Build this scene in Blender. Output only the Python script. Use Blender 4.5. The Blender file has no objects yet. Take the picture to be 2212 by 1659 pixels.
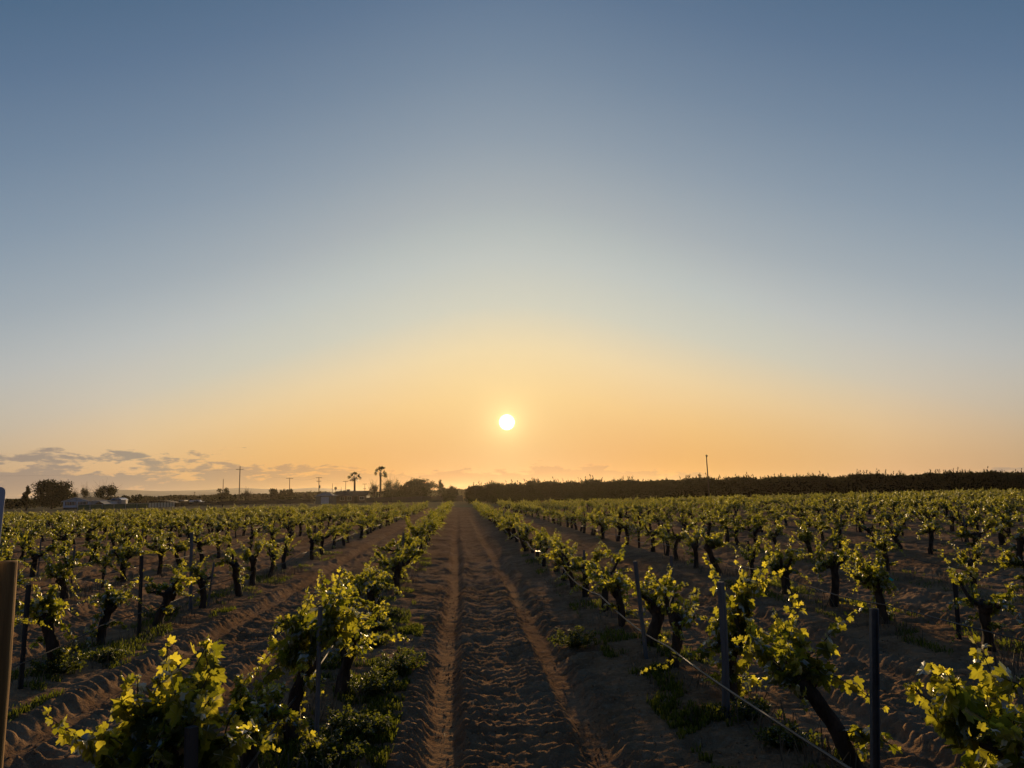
import bpy, math, numpy as np
from mathutils import Vector, Matrix
S = bpy.context.scene
R = math.radians
PI = math.pi
# ------------------------------------------------------------------ camera
H = 2.1                                   # eye height above the field (m)
FPX = 1600.0                              # focal length in px of a 2212 px wide picture
def camera_matrix(yaw, pitch, roll):
    f = Vector((math.sin(yaw)*math.cos(pitch), math.cos(yaw)*math.cos(pitch), math.sin(pitch)))
    r = Vector((math.cos(yaw), -math.sin(yaw), 0))
    u = r.cross(f)
    r2 = r*math.cos(roll) - u*math.sin(roll)
    u2 = u*math.cos(roll) + r*math.sin(roll)
    return f, r2, u2
ROLL = R(1.3)
CF, CR, CU = camera_matrix(R(4.28), R(8.36), ROLL)
cam_d = bpy.data.cameras.new("camera"); cam = bpy.data.objects.new("camera", cam_d)
S.collection.objects.link(cam)
cam.matrix_world = Matrix(((CR.x, CU.x, -CF.x, 0), (CR.y, CU.y, -CF.y, 0), (CR.z, CU.z, -CF.z, H), (0, 0, 0, 1)))
cam_d.sensor_width = 36; cam_d.lens = FPX/2212*36; cam_d.clip_end = 40000; cam_d.clip_start = 0.05
S.camera = cam
def ray(px, py): return (CF*FPX + CR*(px-1106) + CU*(829.5-py)).normalized()
def at(px, py, Y):                        # world point on the sight line of a pixel at depth Y
    d = ray(px, py); return Vector((d.x, d.y, d.z))*(Y/d.y) + Vector((0, 0, H))
def hor(px, Y):                           # ground x at depth Y below the pixel column
    d0, d1 = ray(px, 1000), ray(px, 1150)
    t = d0.z/(d0.z-d1.z); d = d0*(1-t)+d1*t
    return d.x/d.y*Y
def project(x, y, z):
    v = Vector((x, y, z-H)); w = v.dot(CF)
    if w < 0.05: return (-9999, -9999)
    return (1106+v.dot(CR)/w*FPX, 829.5-v.dot(CU)/w*FPX)
# ------------------------------------------------------------------ sun and sky
SD = ray(1095, 912)
SEL = math.asin(SD.z); SAZ = math.atan2(SD.x, SD.y)
sun_d = bpy.data.lights.new("sun", 'SUN'); sun = bpy.data.objects.new("sun", sun_d)
S.collection.objects.link(sun)
sun_d.energy = 5.0; sun_d.angle = R(0.5); sun_d.color = (1.0, 0.68, 0.34)
sun.rotation_euler = SD.to_track_quat('Z', 'Y').to_euler()
S.view_settings.view_transform = 'Standard'; S.view_settings.look = 'None'
S.view_settings.gamma = 1; S.view_settings.exposure = 0.0
W = bpy.data.worlds.new("World"); S.world = W; W.use_nodes = True
nt = W.node_tree; nt.nodes.clear()
class G:                                   # tiny node-graph writer
    def __init__(s, nt): s.nt = nt
    def n(s, t, **k):
        x = s.nt.nodes.new(t)
        for a, b in k.items(): setattr(x, a, b)
        return x
    def l(s, a, b): s.nt.links.new(a, b)
    def m(s, op, a, b=None, c=None, clamp=False):
        x = s.n('ShaderNodeMath', operation=op, use_clamp=clamp)
        for i, v in enumerate((a, b, c)):
            if v is None: continue
            if isinstance(v, (int, float)): x.inputs[i].default_value = v
            else: s.l(v, x.inputs[i])
        return x.outputs[0]
    def vm(s, op, a, b=None):
        x = s.n('ShaderNodeVectorMath', operation=op)
        for i, v in enumerate((a, b)):
            if v is None: continue
            if isinstance(v, (tuple, list)): x.inputs[i].default_value = v
            else: s.l(v, x.inputs[i])
        return x.outputs['Value'] if op in ('DOT_PRODUCT', 'LENGTH') else x.outputs[0]
    def xyz(s, a, b, c):
        x = s.n('ShaderNodeCombineXYZ')
        for i, v in enumerate((a, b, c)):
            if isinstance(v, (int, float)): x.inputs[i].default_value = v
            else: s.l(v, x.inputs[i])
        return x.outputs[0]
    def mix(s, f, a, b, bt='MIX'):
        x = s.n('ShaderNodeMix', data_type='RGBA', blend_type=bt)
        for i, v in ((0, f), (6, a), (7, b)):
            if isinstance(v, (int, float)): x.inputs[i].default_value = v
            elif isinstance(v, (tuple, list)): x.inputs[i].default_value = tuple(v)+((1,) if len(v) == 3 else ())
            else: s.l(v, x.inputs[i])
        return x.outputs[2]
    def ramp(s, f, stops, interp='LINEAR'):
        x = s.n('ShaderNodeValToRGB'); s.l(f, x.inputs[0]); cr = x.color_ramp; cr.interpolation = interp
        while len(cr.elements) > 1: cr.elements.remove(cr.elements[-1])
        for i, (p, c) in enumerate(stops):
            if isinstance(c, (int, float)): c = (c, c, c)
            e = cr.elements[0] if i == 0 else cr.elements.new(p)
            e.position = p; e.color = tuple(c)+(1,)
        return x.outputs[0]
    def noise(s, vec, scale, detail=4, rough=0.55, dist=0.0):
        x = s.n('ShaderNodeTexNoise'); s.l(vec, x.inputs['Vector'])
        x.inputs['Scale'].default_value = scale; x.inputs['Detail'].default_value = detail
        x.inputs['Roughness'].default_value = rough; x.inputs['Distortion'].default_value = dist
        return x.outputs['Fac']
    def sstep(s, v, a, b):
        x = s.n('ShaderNodeMapRange', interpolation_type='SMOOTHSTEP'); s.l(v, x.inputs[0])
        x.inputs[1].default_value = a; x.inputs[2].default_value = b
        return x.outputs[0]
g = G(nt)
tc = g.n('ShaderNodeTexCoord')
sky = g.n('ShaderNodeTexSky', sky_type='NISHITA', sun_disc=False)
sky.sun_elevation = SEL; sky.sun_rotation = SAZ
sky.air_density = 1.0; sky.dust_density = 2.0; sky.ozone_density = 1.0; sky.altitude = 50
dirv = tc.outputs['Generated']
sep = g.n('ShaderNodeSeparateXYZ'); g.l(dirv, sep.inputs[0])
cosang = g.vm('DOT_PRODUCT', dirv, tuple(SD))
ang = g.m('MULTIPLY', g.m('ARCCOSINE', cosang), 180/PI)          # degrees from the sun
el = g.m('MULTIPLY', g.m('ARCSINE', sep.outputs[2]), 180/PI)     # degrees above the horizon
az = g.m('MULTIPLY', g.m('ARCTAN2', sep.outputs[0], sep.outputs[1]), 180/PI)
SKY_K = 0.10
def lin(c): return tuple(((v/255+0.055)/1.055)**2.4 if v > 10 else v/255/12.92 for v in c)
daz = g.m('SUBTRACT', az, SAZ*180/PI)
saz = g.m('SUBTRACT', g.m('SQRT', g.m('ADD', g.m('MULTIPLY', daz, daz), 64.0)), 8.0)   # softened azimuth distance from the sun
q = g.m('ADD', el, g.m('MULTIPLY', saz, 0.36))
up = g.ramp(g.m('DIVIDE', q, 90.0, clamp=True), [(v/90, lin(c)) for v, c in (
    (0, (252, 192, 104)), (4, (253, 202, 116)), (7.5, (251, 214, 144)), (11, (235, 215, 172)), (14.5, (200, 203, 192)), (18, (182, 191, 193)),
    (22, (158, 171, 181)), (27, (134, 152, 170)), (32, (112, 134, 158)), (37, (92, 117, 146)), (44, (65, 97, 128)), (56, (50, 80, 113)), (90, (40, 66, 104)))])
side = g.ramp(g.m('DIVIDE', saz, 60.0, clamp=True), [(v/60, lin(c)) for v, c in (
    (0, (192, 112, 32)), (8, (212, 145, 74)), (20, (212, 164, 120)), (32, (176, 150, 120)), (60, (140, 130, 120)))])
hw = g.m('EXPONENT', g.m('MULTIPLY', g.m('POWER', g.m('DIVIDE', g.m('MAXIMUM', el, 0.0), 6.0), 1.6), -1.0))
clear = g.mix(hw, up, side)
clear = g.mix(g.m('MULTIPLY', g.m('EXPONENT', g.m('MULTIPLY', ang, -0.13)), 0.42), clear, lin((255, 232, 168)))
# ---- low cloud bank above the horizon
def curve(f, pts):
    return g.ramp(f, [(p, v) for p, v in pts], 'B_SPLINE')
azn = g.m('DIVIDE', g.m('ADD', az, 40.0), 80.0, clamp=True)
def azp(a): return (a+40)/80
cv = g.xyz(g.m('MULTIPLY', az, 0.24), g.m('MULTIPLY', el, 1.0), 5.7)
n1 = g.noise(cv, 1.0, 7, 0.56, 0.35)
n2 = g.noise(g.xyz(g.m('MULTIPLY', az, 0.9), g.m('MULTIPLY', el, 2.6), 9.1), 1.0, 6, 0.6, 0.3)
top = g.m('MULTIPLY', curve(azn, [(0, 3.2/5), (azp(-33), 2.9/5), (azp(-28), 3.7/5), (azp(-18), 3.0/5), (azp(-12), 2.5/5), (azp(-5), 2.0/5), (azp(0), 1.9/5),
    (azp(4), 2.6/5), (azp(10), 2.2/5), (azp(13), 1.3/5), (azp(17), 0.9/5), (azp(24), 0.2/5), (1, 0)]), 5.0)
edge = g.m('SUBTRACT', top, el)
dens = g.m('ADD', g.m('ADD', g.m('MULTIPLY', g.m('MINIMUM', edge, 0.5), 0.22), g.m('MULTIPLY', g.m('SUBTRACT', n1, 0.5), 1.0)), g.m('MULTIPLY', g.m('SUBTRACT', n2, 0.5), 0.45))
dens = g.m('ADD', dens, g.m('MULTIPLY', g.sstep(el, 2.2, 0.9), 0.16))
mask = g.sstep(dens, 0.025, 0.10)
core = g.sstep(dens, 0.03, 0.17)
fade = g.sstep(el, -0.5, 1.2)
rim = g.mix(1.0, clear, (1.12, 1.08, 1.02), 'MULTIPLY')
body = g.mix(g.sstep(saz, 2.0, 22.0), lin((192, 138, 86)), lin((146, 133, 124)))
body = g.mix(g.sstep(el, 0.0, 3.0), g.mix(0.35, body, side), body)
cloud = g.mix(core, rim, body)
skyc = g.mix(g.m('MULTIPLY', mask, 0.95), clear, cloud)
skyc = g.vm('SCALE', skyc); skyc.node.inputs['Scale'].default_value = 9.4
nis = g.vm('MINIMUM', sky.outputs[0], (8, 8, 8))
nis = g.vm('SCALE', nis); nis.node.inputs['Scale'].default_value = 0.05
disc = g.m('SUBTRACT', 1.0, g.sstep(ang, 0.36, 0.66))
aure = g.m('EXPONENT', g.m('MULTIPLY', ang, -1.15))
glow = g.vm('ADD', g.mix(1.0, g.xyz(aure, aure, aure), (7.0, 5.6, 2.4), 'MULTIPLY'), g.mix(1.0, g.xyz(disc, disc, disc), (60, 52, 44), 'MULTIPLY'))
final = g.vm('ADD', g.vm('ADD', skyc, nis), glow)
bg = g.n('ShaderNodeBackground'); g.l(final, bg.inputs[0]); bg.inputs[1].default_value = SKY_K
wo = g.n('ShaderNodeOutputWorld'); g.l(bg.outputs[0], wo.inputs[0])
# ------------------------------------------------------------------ helpers
C = S.collection
rng = np.random.default_rng(7)
def material(name, base=(0.1, 0.1, 0.1), rough=0.8, spec=0.3, metallic=0.0):
    m = bpy.data.materials.new(name); m.use_nodes = True
    b = m.node_tree.nodes['Principled BSDF']
    b.inputs['Base Color'].default_value = tuple(base)+(1,)
    b.inputs['Roughness'].default_value = rough
    b.inputs['Specular IOR Level'].default_value = spec
    b.inputs['Metallic'].default_value = metallic
    return m, G(m.node_tree), b
def noisy(name, c0, c1, scale, rough=0.8, bump=0.0, stretch=(1, 1, 1), bscale=None, spec=0.3):
    m, g, b = material(name, c0, rough, spec)
    t = g.n('ShaderNodeTexCoord'); v = g.vm('MULTIPLY', t.outputs['Object'], stretch)
    n = g.noise(v, scale, 5, 0.6)
    g.l(g.mix(g.sstep(n, 0.35, 0.65), c0, c1), b.inputs['Base Color'])
    if bump:
        bp = g.n('ShaderNodeBump'); bp.inputs['Strength'].default_value = 1.0; bp.inputs['Distance'].default_value = bump
        g.l(g.noise(v, bscale or scale*2, 5, 0.6), bp.inputs['Height']); g.l(bp.outputs[0], b.inputs['Normal'])
    return m
def make_mesh(name, blocks, mats, smooth=False, attr=None):
    """blocks: list of (V (n,3), F (m,k), material index); faces of one block share their corner count"""
    Vs, li, st, tot, mi, off, ls = [], [], [], [], [], 0, 0
    for V, F, k in blocks:
        V = np.asarray(V, float).reshape(-1, 3); F = np.asarray(F, int)
        if len(F) == 0: continue
        Vs.append(V); li.append((F+off).ravel()); n, c = F.shape
        st.append(ls+np.arange(n)*c); tot.append(np.full(n, c)); mi.append(np.full(n, k))
        off += len(V); ls += n*c
    V = np.concatenate(Vs); li = np.concatenate(li); st = np.concatenate(st); tot = np.concatenate(tot); mi = np.concatenate(mi)
    me = bpy.data.meshes.new(name)
    me.vertices.add(len(V)); me.vertices.foreach_set('co', V.astype(np.float32).ravel())
    me.loops.add(len(li)); me.loops.foreach_set('vertex_index', li.astype(np.int32))
    me.polygons.add(len(st)); me.polygons.foreach_set('loop_start', st.astype(np.int32))
    try: me.polygons.foreach_set('loop_total', tot.astype(np.int32))
    except Exception: pass
    me.polygons.foreach_set('material_index', mi.astype(np.int32))
    me.polygons.foreach_set('use_smooth', np.full(len(st), bool(smooth)))
    for m in mats: me.materials.append(m)
    if attr is not None:
        a = me.attributes.new('rnd', 'FLOAT', 'POINT'); a.data.foreach_set('value', np.asarray(attr, np.float32))
    me.update(calc_edges=True)
    return me
def obj(name, me, parent=None, loc=None, rz=0):
    o = bpy.data.objects.new(name, me); C.objects.link(o)
    if parent: o.parent = parent
    if loc is not None: o.location = loc
    if rz: o.rotation_euler = (0, 0, rz)
    return o
def part(name, blocks, mat, parent, smooth=False, attr=None):
    return obj(name, make_mesh(name, [(v, f, 0) for v, f in blocks], [mat], smooth, attr), parent)
def tag(o, label=None, cat=None, group=None, kind=None):
    if label:
        w = label.split()
        if len(w) > 16 or len(w) < 4: print('LABEL LENGTH', label)
        o['label'] = label
    if cat: o['category'] = cat
    if group: o['group'] = group
    if kind: o['kind'] = kind
    return o
def thing(name, label, cat, loc=(0, 0, 0), rz=0, group=None):
    return tag(obj(name, None, None, loc, rz), label, cat, group)
def box(cx, cy, z0, sx, sy, sz, rz=0, bev=0.0):
    x, y = sx/2, sy/2
    if bev:
        b = min(bev, x*0.9, y*0.9, sz*0.45)
        P = [(-x+b, -y, 0), (x-b, -y, 0), (x, -y+b, 0), (x, y-b, 0), (x-b, y, 0), (-x+b, y, 0), (-x, y-b, 0), (-x, -y+b, 0)]
        P = np.array(P)
        lo = P.copy(); lo[:, 2] = 0; hi = P.copy(); hi[:, 2] = sz
        V = np.vstack([lo, hi]); F4 = [(i, (i+1) % 8, (i+1) % 8+8, i+8) for i in range(8)]
        F4 += [(0, 7, 2, 1), (7, 6, 3, 2), (6, 5, 4, 3), (8, 9, 10, 15), (15, 10, 11, 14), (14, 11, 12, 13)]
    else:
        V = np.array([(sx_*x, sy_*y, z) for z in (0, sz) for sx_, sy_ in ((-1, -1), (1, -1), (1, 1), (-1, 1))], float)
        F4 = [(0, 1, 5, 4), (1, 2, 6, 5), (2, 3, 7, 6), (3, 0, 4, 7), (3, 2, 1, 0), (4, 5, 6, 7)]
    c, s = math.cos(rz), math.sin(rz)
    V = np.column_stack([V[:, 0]*c-V[:, 1]*s+cx, V[:, 0]*s+V[:, 1]*c+cy, V[:, 2]+z0])
    return V, np.array(F4)
def prism(outline, y0, y1):
    """outline: (x, z) polygon extruded along y, returned as quads only for the sides plus fan caps made of quads/tris-as-quads"""
    n = len(outline); V = np.array([(x, y0, z) for x, z in outline]+[(x, y1, z) for x, z in outline], float)
    F = [(i, (i+1) % n, (i+1) % n+n, i+n) for i in range(n)]
    for i in range(1, n-1, 2):
        j = min(i+2, n-1)
        if i+2 <= n-1:
            F.append((0, i+2, i+1, i)); F.append((n, i+n, i+1+n, i+2+n))
        else:
            V = np.vstack([V, (V[0]+V[i])/2, (V[n]+V[i+n])/2]); k = len(V)-2
            F.append((0, i+1, i, k)); F.append((n, k+1, i+n, i+1+n))
    return V, np.array(F)
def tube(P, rad, k=8, bumps=0.0, rg=rng, cap=True):
    P = np.asarray(P, float); n = len(P); rad = np.broadcast_to(np.asarray(rad, float), (n,))
    T = np.gradient(P, axis=0); T /= np.linalg.norm(T, axis=1)[:, None]+1e-9
    ref = np.array([0.0, 1, 0.01]) if abs(T[0] @ np.array([0, 1, 0.01])) < 0.8 else np.array([1.0, 0, 0])
    A = np.cross(T, ref); A /= np.linalg.norm(A, axis=1)[:, None]+1e-9
    B = np.cross(T, A)
    th = np.arange(k)*2*PI/k
    rr = rad[:, None]*(1+bumps*(rg.random((n, k))-0.5)*2)
    V = P[:, None, :]+rr[:, :, None]*(np.cos(th)[None, :, None]*A[:, None, :]+np.sin(th)[None, :, None]*B[:, None, :])
    V = V.reshape(-1, 3)
    i = np.arange(n-1)[:, None]*k; j = np.arange(k)[None, :]; j2 = (j+1) % k
    F = np.stack([i+j, i+j2, i+k+j2, i+k+j], -1).reshape(-1, 4)
    if cap:
        V = np.vstack([V, P[0], P[-1]]); a = len(V)-2; b = len(V)-1
        F = np.vstack([F, [(a, (2*q+2) % k, (2*q+1) % k, 2*q) for q in range(k//2)], [(b, (n-1)*k+2*q, (n-1)*k+(2*q+1) % k, (n-1)*k+(2*q+2) % k) for q in range(k//2)]])
    return V, F
def merge(blocks):
    Vs, Fs, off = [], [], 0
    for V, F in blocks:
        Vs.append(V); Fs.append(np.asarray(F)+off); off += len(V)
    return np.vstack(Vs), np.vstack(Fs)
def xform(V, loc=(0, 0, 0), rz=0, sc=1.0):
    c, s = math.cos(rz), math.sin(rz); V = np.asarray(V)*sc
    return np.column_stack([V[:, 0]*c-V[:, 1]*s+loc[0], V[:, 0]*s+V[:, 1]*c+loc[1], V[:, 2]+loc[2]])
def unit(a): return a/(np.linalg.norm(a, axis=-1, keepdims=True)+1e-9)
# value noise
def vnoise(x, y, seed=0):
    xi = np.floor(x).astype(np.int64); yi = np.floor(y).astype(np.int64); fx = x-xi; fy = y-yi
    fx = fx*fx*(3-2*fx); fy = fy*fy*(3-2*fy)
    def h(a, b):
        v = (a*374761393+b*668265263+seed*1442695041) & 0xffffffff
        v = ((v ^ (v >> 13))*1274126177) & 0xffffffff
        return ((v ^ (v >> 16)) & 0xffffff)/float(0xffffff)
    return (h(xi, yi)*(1-fx)+h(xi+1, yi)*fx)*(1-fy)+(h(xi, yi+1)*(1-fx)+h(xi+1, yi+1)*fx)*fy
def fbm(x, y, sx, sy, oct=3, seed=0, gain=0.5):
    t = 0; a = 1; n = 0
    for o in range(oct):
        t = t+a*(vnoise(x/sx*2**o+17.3*o, y/sy*2**o+5.1*o, seed+o)-0.5); n += a; a *= gain
    return t/n
# ------------------------------------------------------------------ field layout
YEND = 112.0
ROWS = {}                                  # row number: +1.. right of the track, -1.. left of it
for i in range(1, 27):
    ROWS[i] = 2.35+3.62*(i-1)+(0.08 if i > 1 else 0)
    ROWS[-i] = -1.35-3.42*(i-1)
RX = np.array(sorted(ROWS.values()))
def sm(a, b, v):
    t = np.clip((v-a)/(b-a), 0, 1); return t*t*(3-2*t)
def ground_h(x, y):
    x = np.asarray(x, float); y = np.asarray(y, float)
    k = np.clip(np.searchsorted(RX, x), 1, len(RX)-1)
    l, r = RX[k-1], RX[k]; near = np.where(x-l < r-x, l, r); d = np.abs(x-near)
    cen = (l+r)/2; a = np.abs(x-cen+0.12*fbm(x*0, y, 1, 9.0, 2, 3)+0.05*fbm(x*0, y, 1, 1.1, 2, 4))
    inside = (x > RX[0]-2) & (x < RX[-1]+2)
    field = inside*sm(YEND+3, YEND-1, y)
    dist = np.hypot(x, y)
    far = 1/(1+(dist/38)**2)
    wob = 0.22*fbm(x, y, 1.3, 1.6, 2, 5)+0.10*fbm(x, y, 0.3, 0.5, 2, 6)
    berm = 0.11*sm(1.15, 0.62, d+wob*0.6)+0.05*sm(0.55, 0.0, d)
    rut = sm(0.15, 0.075, np.abs(a-0.64))
    wall = sm(0.13, 0.20, np.abs(a-0.64))*sm(0.52, 0.26, np.abs(a-0.64))
    tri = lambda t: np.abs((t % 1.0)*2-1)
    lug = tri(y/0.17+np.sign(x-cen)*(a-0.64)*2.4+2.0*fbm(x, y, 0.8, 0.8, 2, 9))
    hh = berm-0.030*rut*np.where(x > 0.5, 0.7, 1.0)+wall*(0.020+0.050*lug*(0.4+1.2*vnoise(x/0.35, y/0.5, 14)))
    mid = sm(0.60, 0.42, a)
    hh = hh+mid*(0.015+0.016*tri(y/0.21+a*1.6+1.5*fbm(x, y, 0.7, 0.7, 2, 19)))
    rough = 1-0.80*rut
    clod = (0.045*fbm(x, y, 0.26, 0.20, 3, 21, 0.6)+0.060*(0.5-2.2*np.abs(fbm(x, y, 0.11, 0.085, 3, 61, 0.6))))*(0.35+0.65*(1-sm(1.1, 0.7, d)))+0.05*fbm(x, y, 0.9, 0.6, 2, 27)
    ripple = 0.045*fbm(x+0.25*y, y, 0.55, 0.16, 3, 33, 0.6)*sm(1.25, 0.8, d)
    pits = -0.045*sm(0.74, 0.86, vnoise(x/0.33, y/0.30, 41))
    hh = hh+(clod+ripple+pits)*rough
    hh = hh*(0.25+0.75*far**0.5)*field+(1-field)*0.10*fbm(x, y, 6, 6, 3, 51)*sm(4, 30, dist)
    return hh
def gz(x, y): return float(ground_h(np.array([x]), np.array([y]))[0])
# soil
m_soil, g, b = material('sandy_soil', rough=1.0, spec=0.0)
t = g.n('ShaderNodeNewGeometry'); pos = t.outputs['Position']
sx = g.n('ShaderNodeSeparateXYZ'); g.l(pos, sx.inputs[0])
n_big = g.noise(pos, 0.35, 4, 0.6); n_mid = g.noise(pos, 2.3, 5, 0.65); n_f = g.noise(pos, 14, 5, 0.7)
col = g.mix(g.sstep(n_big, 0.35, 0.65), (0.275, 0.160, 0.080), (0.350, 0.220, 0.122))
col = g.mix(g.m('MULTIPLY', g.sstep(n_mid, 0.42, 0.62), 0.55), col, (0.165, 0.092, 0.046))
col = g.mix(g.m('MULTIPLY', g.sstep(n_f, 0.5, 0.68), 0.4), col, (0.42, 0.31, 0.205))
at_ = g.n('ShaderNodeAttribute', attribute_name='rnd')
col = g.mix(at_.outputs['Fac'], col, g.mix(n_f, (0.48, 0.29, 0.14), (0.36, 0.21, 0.10)))
grassy = g.m('MULTIPLY', g.sstep(sx.outputs[1], YEND+4, YEND+14), g.sstep(n_big, 0.3, 0.6))
col = g.mix(grassy, col, (0.22, 0.19, 0.09))
g.l(col, b.inputs['Base Color'])
bp = g.n('ShaderNodeBump'); bp.inputs['Strength'].default_value = 1; bp.inputs['Distance'].default_value = 0.045
hgt = g.m('ADD', g.m('MULTIPLY', g.noise(g.vm('MULTIPLY', pos, (1, 1.4, 1)), 9, 6, 0.65), 1.0), g.m('MULTIPLY', g.noise(pos, 52, 4, 0.65), 0.45))
g.l(hgt, bp.inputs['Height']); g.l(bp.outputs[0], b.inputs['Normal'])
yaw0 = R(4.28)
angs = np.concatenate([np.linspace(-PI, -R(46), 50)[:-1], np.arange(-R(46), R(46), R(0.115)), np.linspace(R(46), PI, 50)])
rad = [0.3, 0.8, 1.4, 2.0, 2.6]; r_ = 3.1
while r_ < 135: rad.append(r_); r_ *= (1.0046 if r_ < 22 else 1.0075)
while r_ < 9000: rad.append(r_); r_ *= 1.09
rad = np.array(rad)
A, Rr = np.meshgrid(angs+yaw0, rad); X = np.sin(A)*Rr; Y = np.cos(A)*Rr
Z = ground_h(X, Y); Z = np.where(Rr > 600, Z*0, Z)
k_ = np.clip(np.searchsorted(RX, X), 1, len(RX)-1); cen_ = (RX[k_-1]+RX[k_])/2
a_ = np.abs(X-cen_+0.12*fbm(X*0, Y, 1, 9.0, 2, 3)+0.05*fbm(X*0, Y, 1, 1.1, 2, 4))
sandy = sm(0.10, 0.055, np.abs(a_-0.64+0.05*fbm(X*0, Y, 1, 0.9, 2, 72))+0.12*fbm(X, Y, 0.15, 0.25, 2, 71))*(np.abs(cen_-0.5) < 0.6)*sm(45, 10, Y)*sm(0.30, 0.50, vnoise(X*0+2, Y/4.0, 77)+0.30*(X < 0.5)-0.12*(X > 0.5))
na = len(angs); nr = len(rad)
i = np.arange(nr-1)[:, None]*na; j = np.arange(na-1)[None, :]
F = np.stack([i+j, i+na+j, i+na+j+1, i+j+1], -1).reshape(-1, 4)
V = np.stack([X.ravel(), Y.ravel(), Z.ravel()], 1)
V = np.vstack([V, [(0, 0, 0)]]); 
inner = np.array([(len(V)-1, q+1, q+1, q) for q in range(0)]).reshape(-1, 4)
gme = make_mesh('ground', [(V, F, 0)], [m_soil], True, np.append(sandy.ravel(), 0))
tag(obj('ground', gme), kind='structure')
# ------------------------------------------------------------------ materials
m_bark = noisy('vine_bark', (0.030, 0.021, 0.015), (0.075, 0.055, 0.040), 14, 0.95, 0.012, (1, 1, 0.25), 30, 0.1)
m_cane = noisy('green_cane', (0.07, 0.07, 0.025), (0.06, 0.04, 0.02), 8, 0.7)
m_stake = noisy('weathered_stake_wood', (0.17, 0.165, 0.155), (0.10, 0.095, 0.09), 18, 0.9, 0.004, (1, 1, 0.06), 40, 0.2)
m_dstake = noisy('dark_stake_wood', (0.055, 0.048, 0.042), (0.03, 0.026, 0.022), 18, 0.9, 0.004, (1, 1, 0.08), 40, 0.2)
m_post = noisy('sawn_post_wood', (0.30, 0.175, 0.07), (0.15, 0.085, 0.035), 12, 0.9, 0.008, (1, 1, 0.04), 45, 0.08)
m_pole = noisy('creosoted_pole', (0.045, 0.032, 0.024), (0.08, 0.06, 0.045), 3, 0.9, 0.01, (1, 1, 0.1), 10, 0.15)
m_steel = noisy('galvanised_steel', (0.085, 0.09, 0.095), (0.055, 0.058, 0.06), 12, 0.55, 0.001, spec=0.5)
m_hose, _, _b = material('black_polyethylene', (0.035, 0.033, 0.03), 0.42, 0.4)
def leaf_mat(name, c_dark, c_light, t_dark, t_light, gloss=0.10, trans=0.55):
    m = bpy.data.materials.new(name); m.use_nodes = True; n = m.node_tree; n.nodes.clear(); g = G(n)
    a = g.n('ShaderNodeAttribute', attribute_name='rnd').outputs['Fac']
    df = g.n('ShaderNodeBsdfDiffuse'); g.l(g.mix(a, c_dark, c_light), df.inputs[0])
    tr = g.n('ShaderNodeBsdfTranslucent'); g.l(g.mix(a, t_dark, t_light), tr.inputs[0])
    gl = g.n('ShaderNodeBsdfGlossy'); gl.inputs[0].default_value = (1, 1, 1, 1); gl.inputs['Roughness'].default_value = 0.42
    ms = g.n('ShaderNodeMixShader'); ms.inputs[0].default_value = trans; g.l(df.outputs[0], ms.inputs[1]); g.l(tr.outputs[0], ms.inputs[2])
    fr = g.n('ShaderNodeFresnel'); fr.inputs[0].default_value = 1.4
    mg = g.n('ShaderNodeMixShader'); g.l(g.m('MULTIPLY', fr.outputs[0], gloss*10), mg.inputs[0]); g.l(ms.outputs[0], mg.inputs[1]); g.l(gl.outputs[0], mg.inputs[2])
    o = g.n('ShaderNodeOutputMaterial'); g.l(mg.outputs[0], o.inputs[0])
    return m
m_leaf = leaf_mat('vine_leaf', (0.028, 0.050, 0.008), (0.060, 0.085, 0.014), (0.18, 0.20, 0.010), (0.84, 0.75, 0.065), 0.022, 0.62)
m_weed = leaf_mat('weed_leaf', (0.028, 0.042, 0.010), (0.050, 0.068, 0.014), (0.07, 0.095, 0.008), (0.22, 0.24, 0.025), 0.008, 0.5)
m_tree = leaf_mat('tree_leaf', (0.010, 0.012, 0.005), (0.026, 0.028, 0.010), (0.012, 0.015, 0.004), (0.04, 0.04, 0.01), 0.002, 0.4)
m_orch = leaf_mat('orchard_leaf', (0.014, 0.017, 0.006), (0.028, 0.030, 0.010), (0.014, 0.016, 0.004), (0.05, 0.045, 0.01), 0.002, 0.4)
# ------------------------------------------------------------------ vines
def leaf_outline(hi):
    if hi:
        # half outline of a grape leaf, tip at +y, stem notch at the origin
        h = [(0.0, 1.0), (0.10, 0.84), (0.20, 0.80), (0.22, 0.64), (0.27, 0.52), (0.42, 0.62), (0.58, 0.64), (0.55, 0.50), (0.62, 0.40), (0.48, 0.26), (0.44, 0.16), (0.52, 0.04), (0.46, -0.08), (0.30, -0.13), (0.12, -0.16), (0.02, 0.0)]
    else:
        h = [(0.0, 1.0), (0.26, 0.58), (0.58, 0.55), (0.46, 0.10), (0.22, -0.14)]
    full = h+[(-x, y) for x, y in h[::-1] if x > 0]
    return np.array(full)
def leaf_template(hi, fold, curl):
    o = leaf_outline(hi); P = np.vstack([[0, 0.30], o])
    z = fold*np.abs(P[:, 0])-curl*(P[:, 1]-0.2)**2-0.25*curl*P[:, 0]**2
    if hi: z = z+0.04*np.sin(P[:, 0]*23)*np.cos(P[:, 1]*17)
    V = np.column_stack([P, z]); n = len(o)
    F = np.array([(0, 1+i, 1+(i+1) % n) for i in range(n)])
    return V, F
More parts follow.
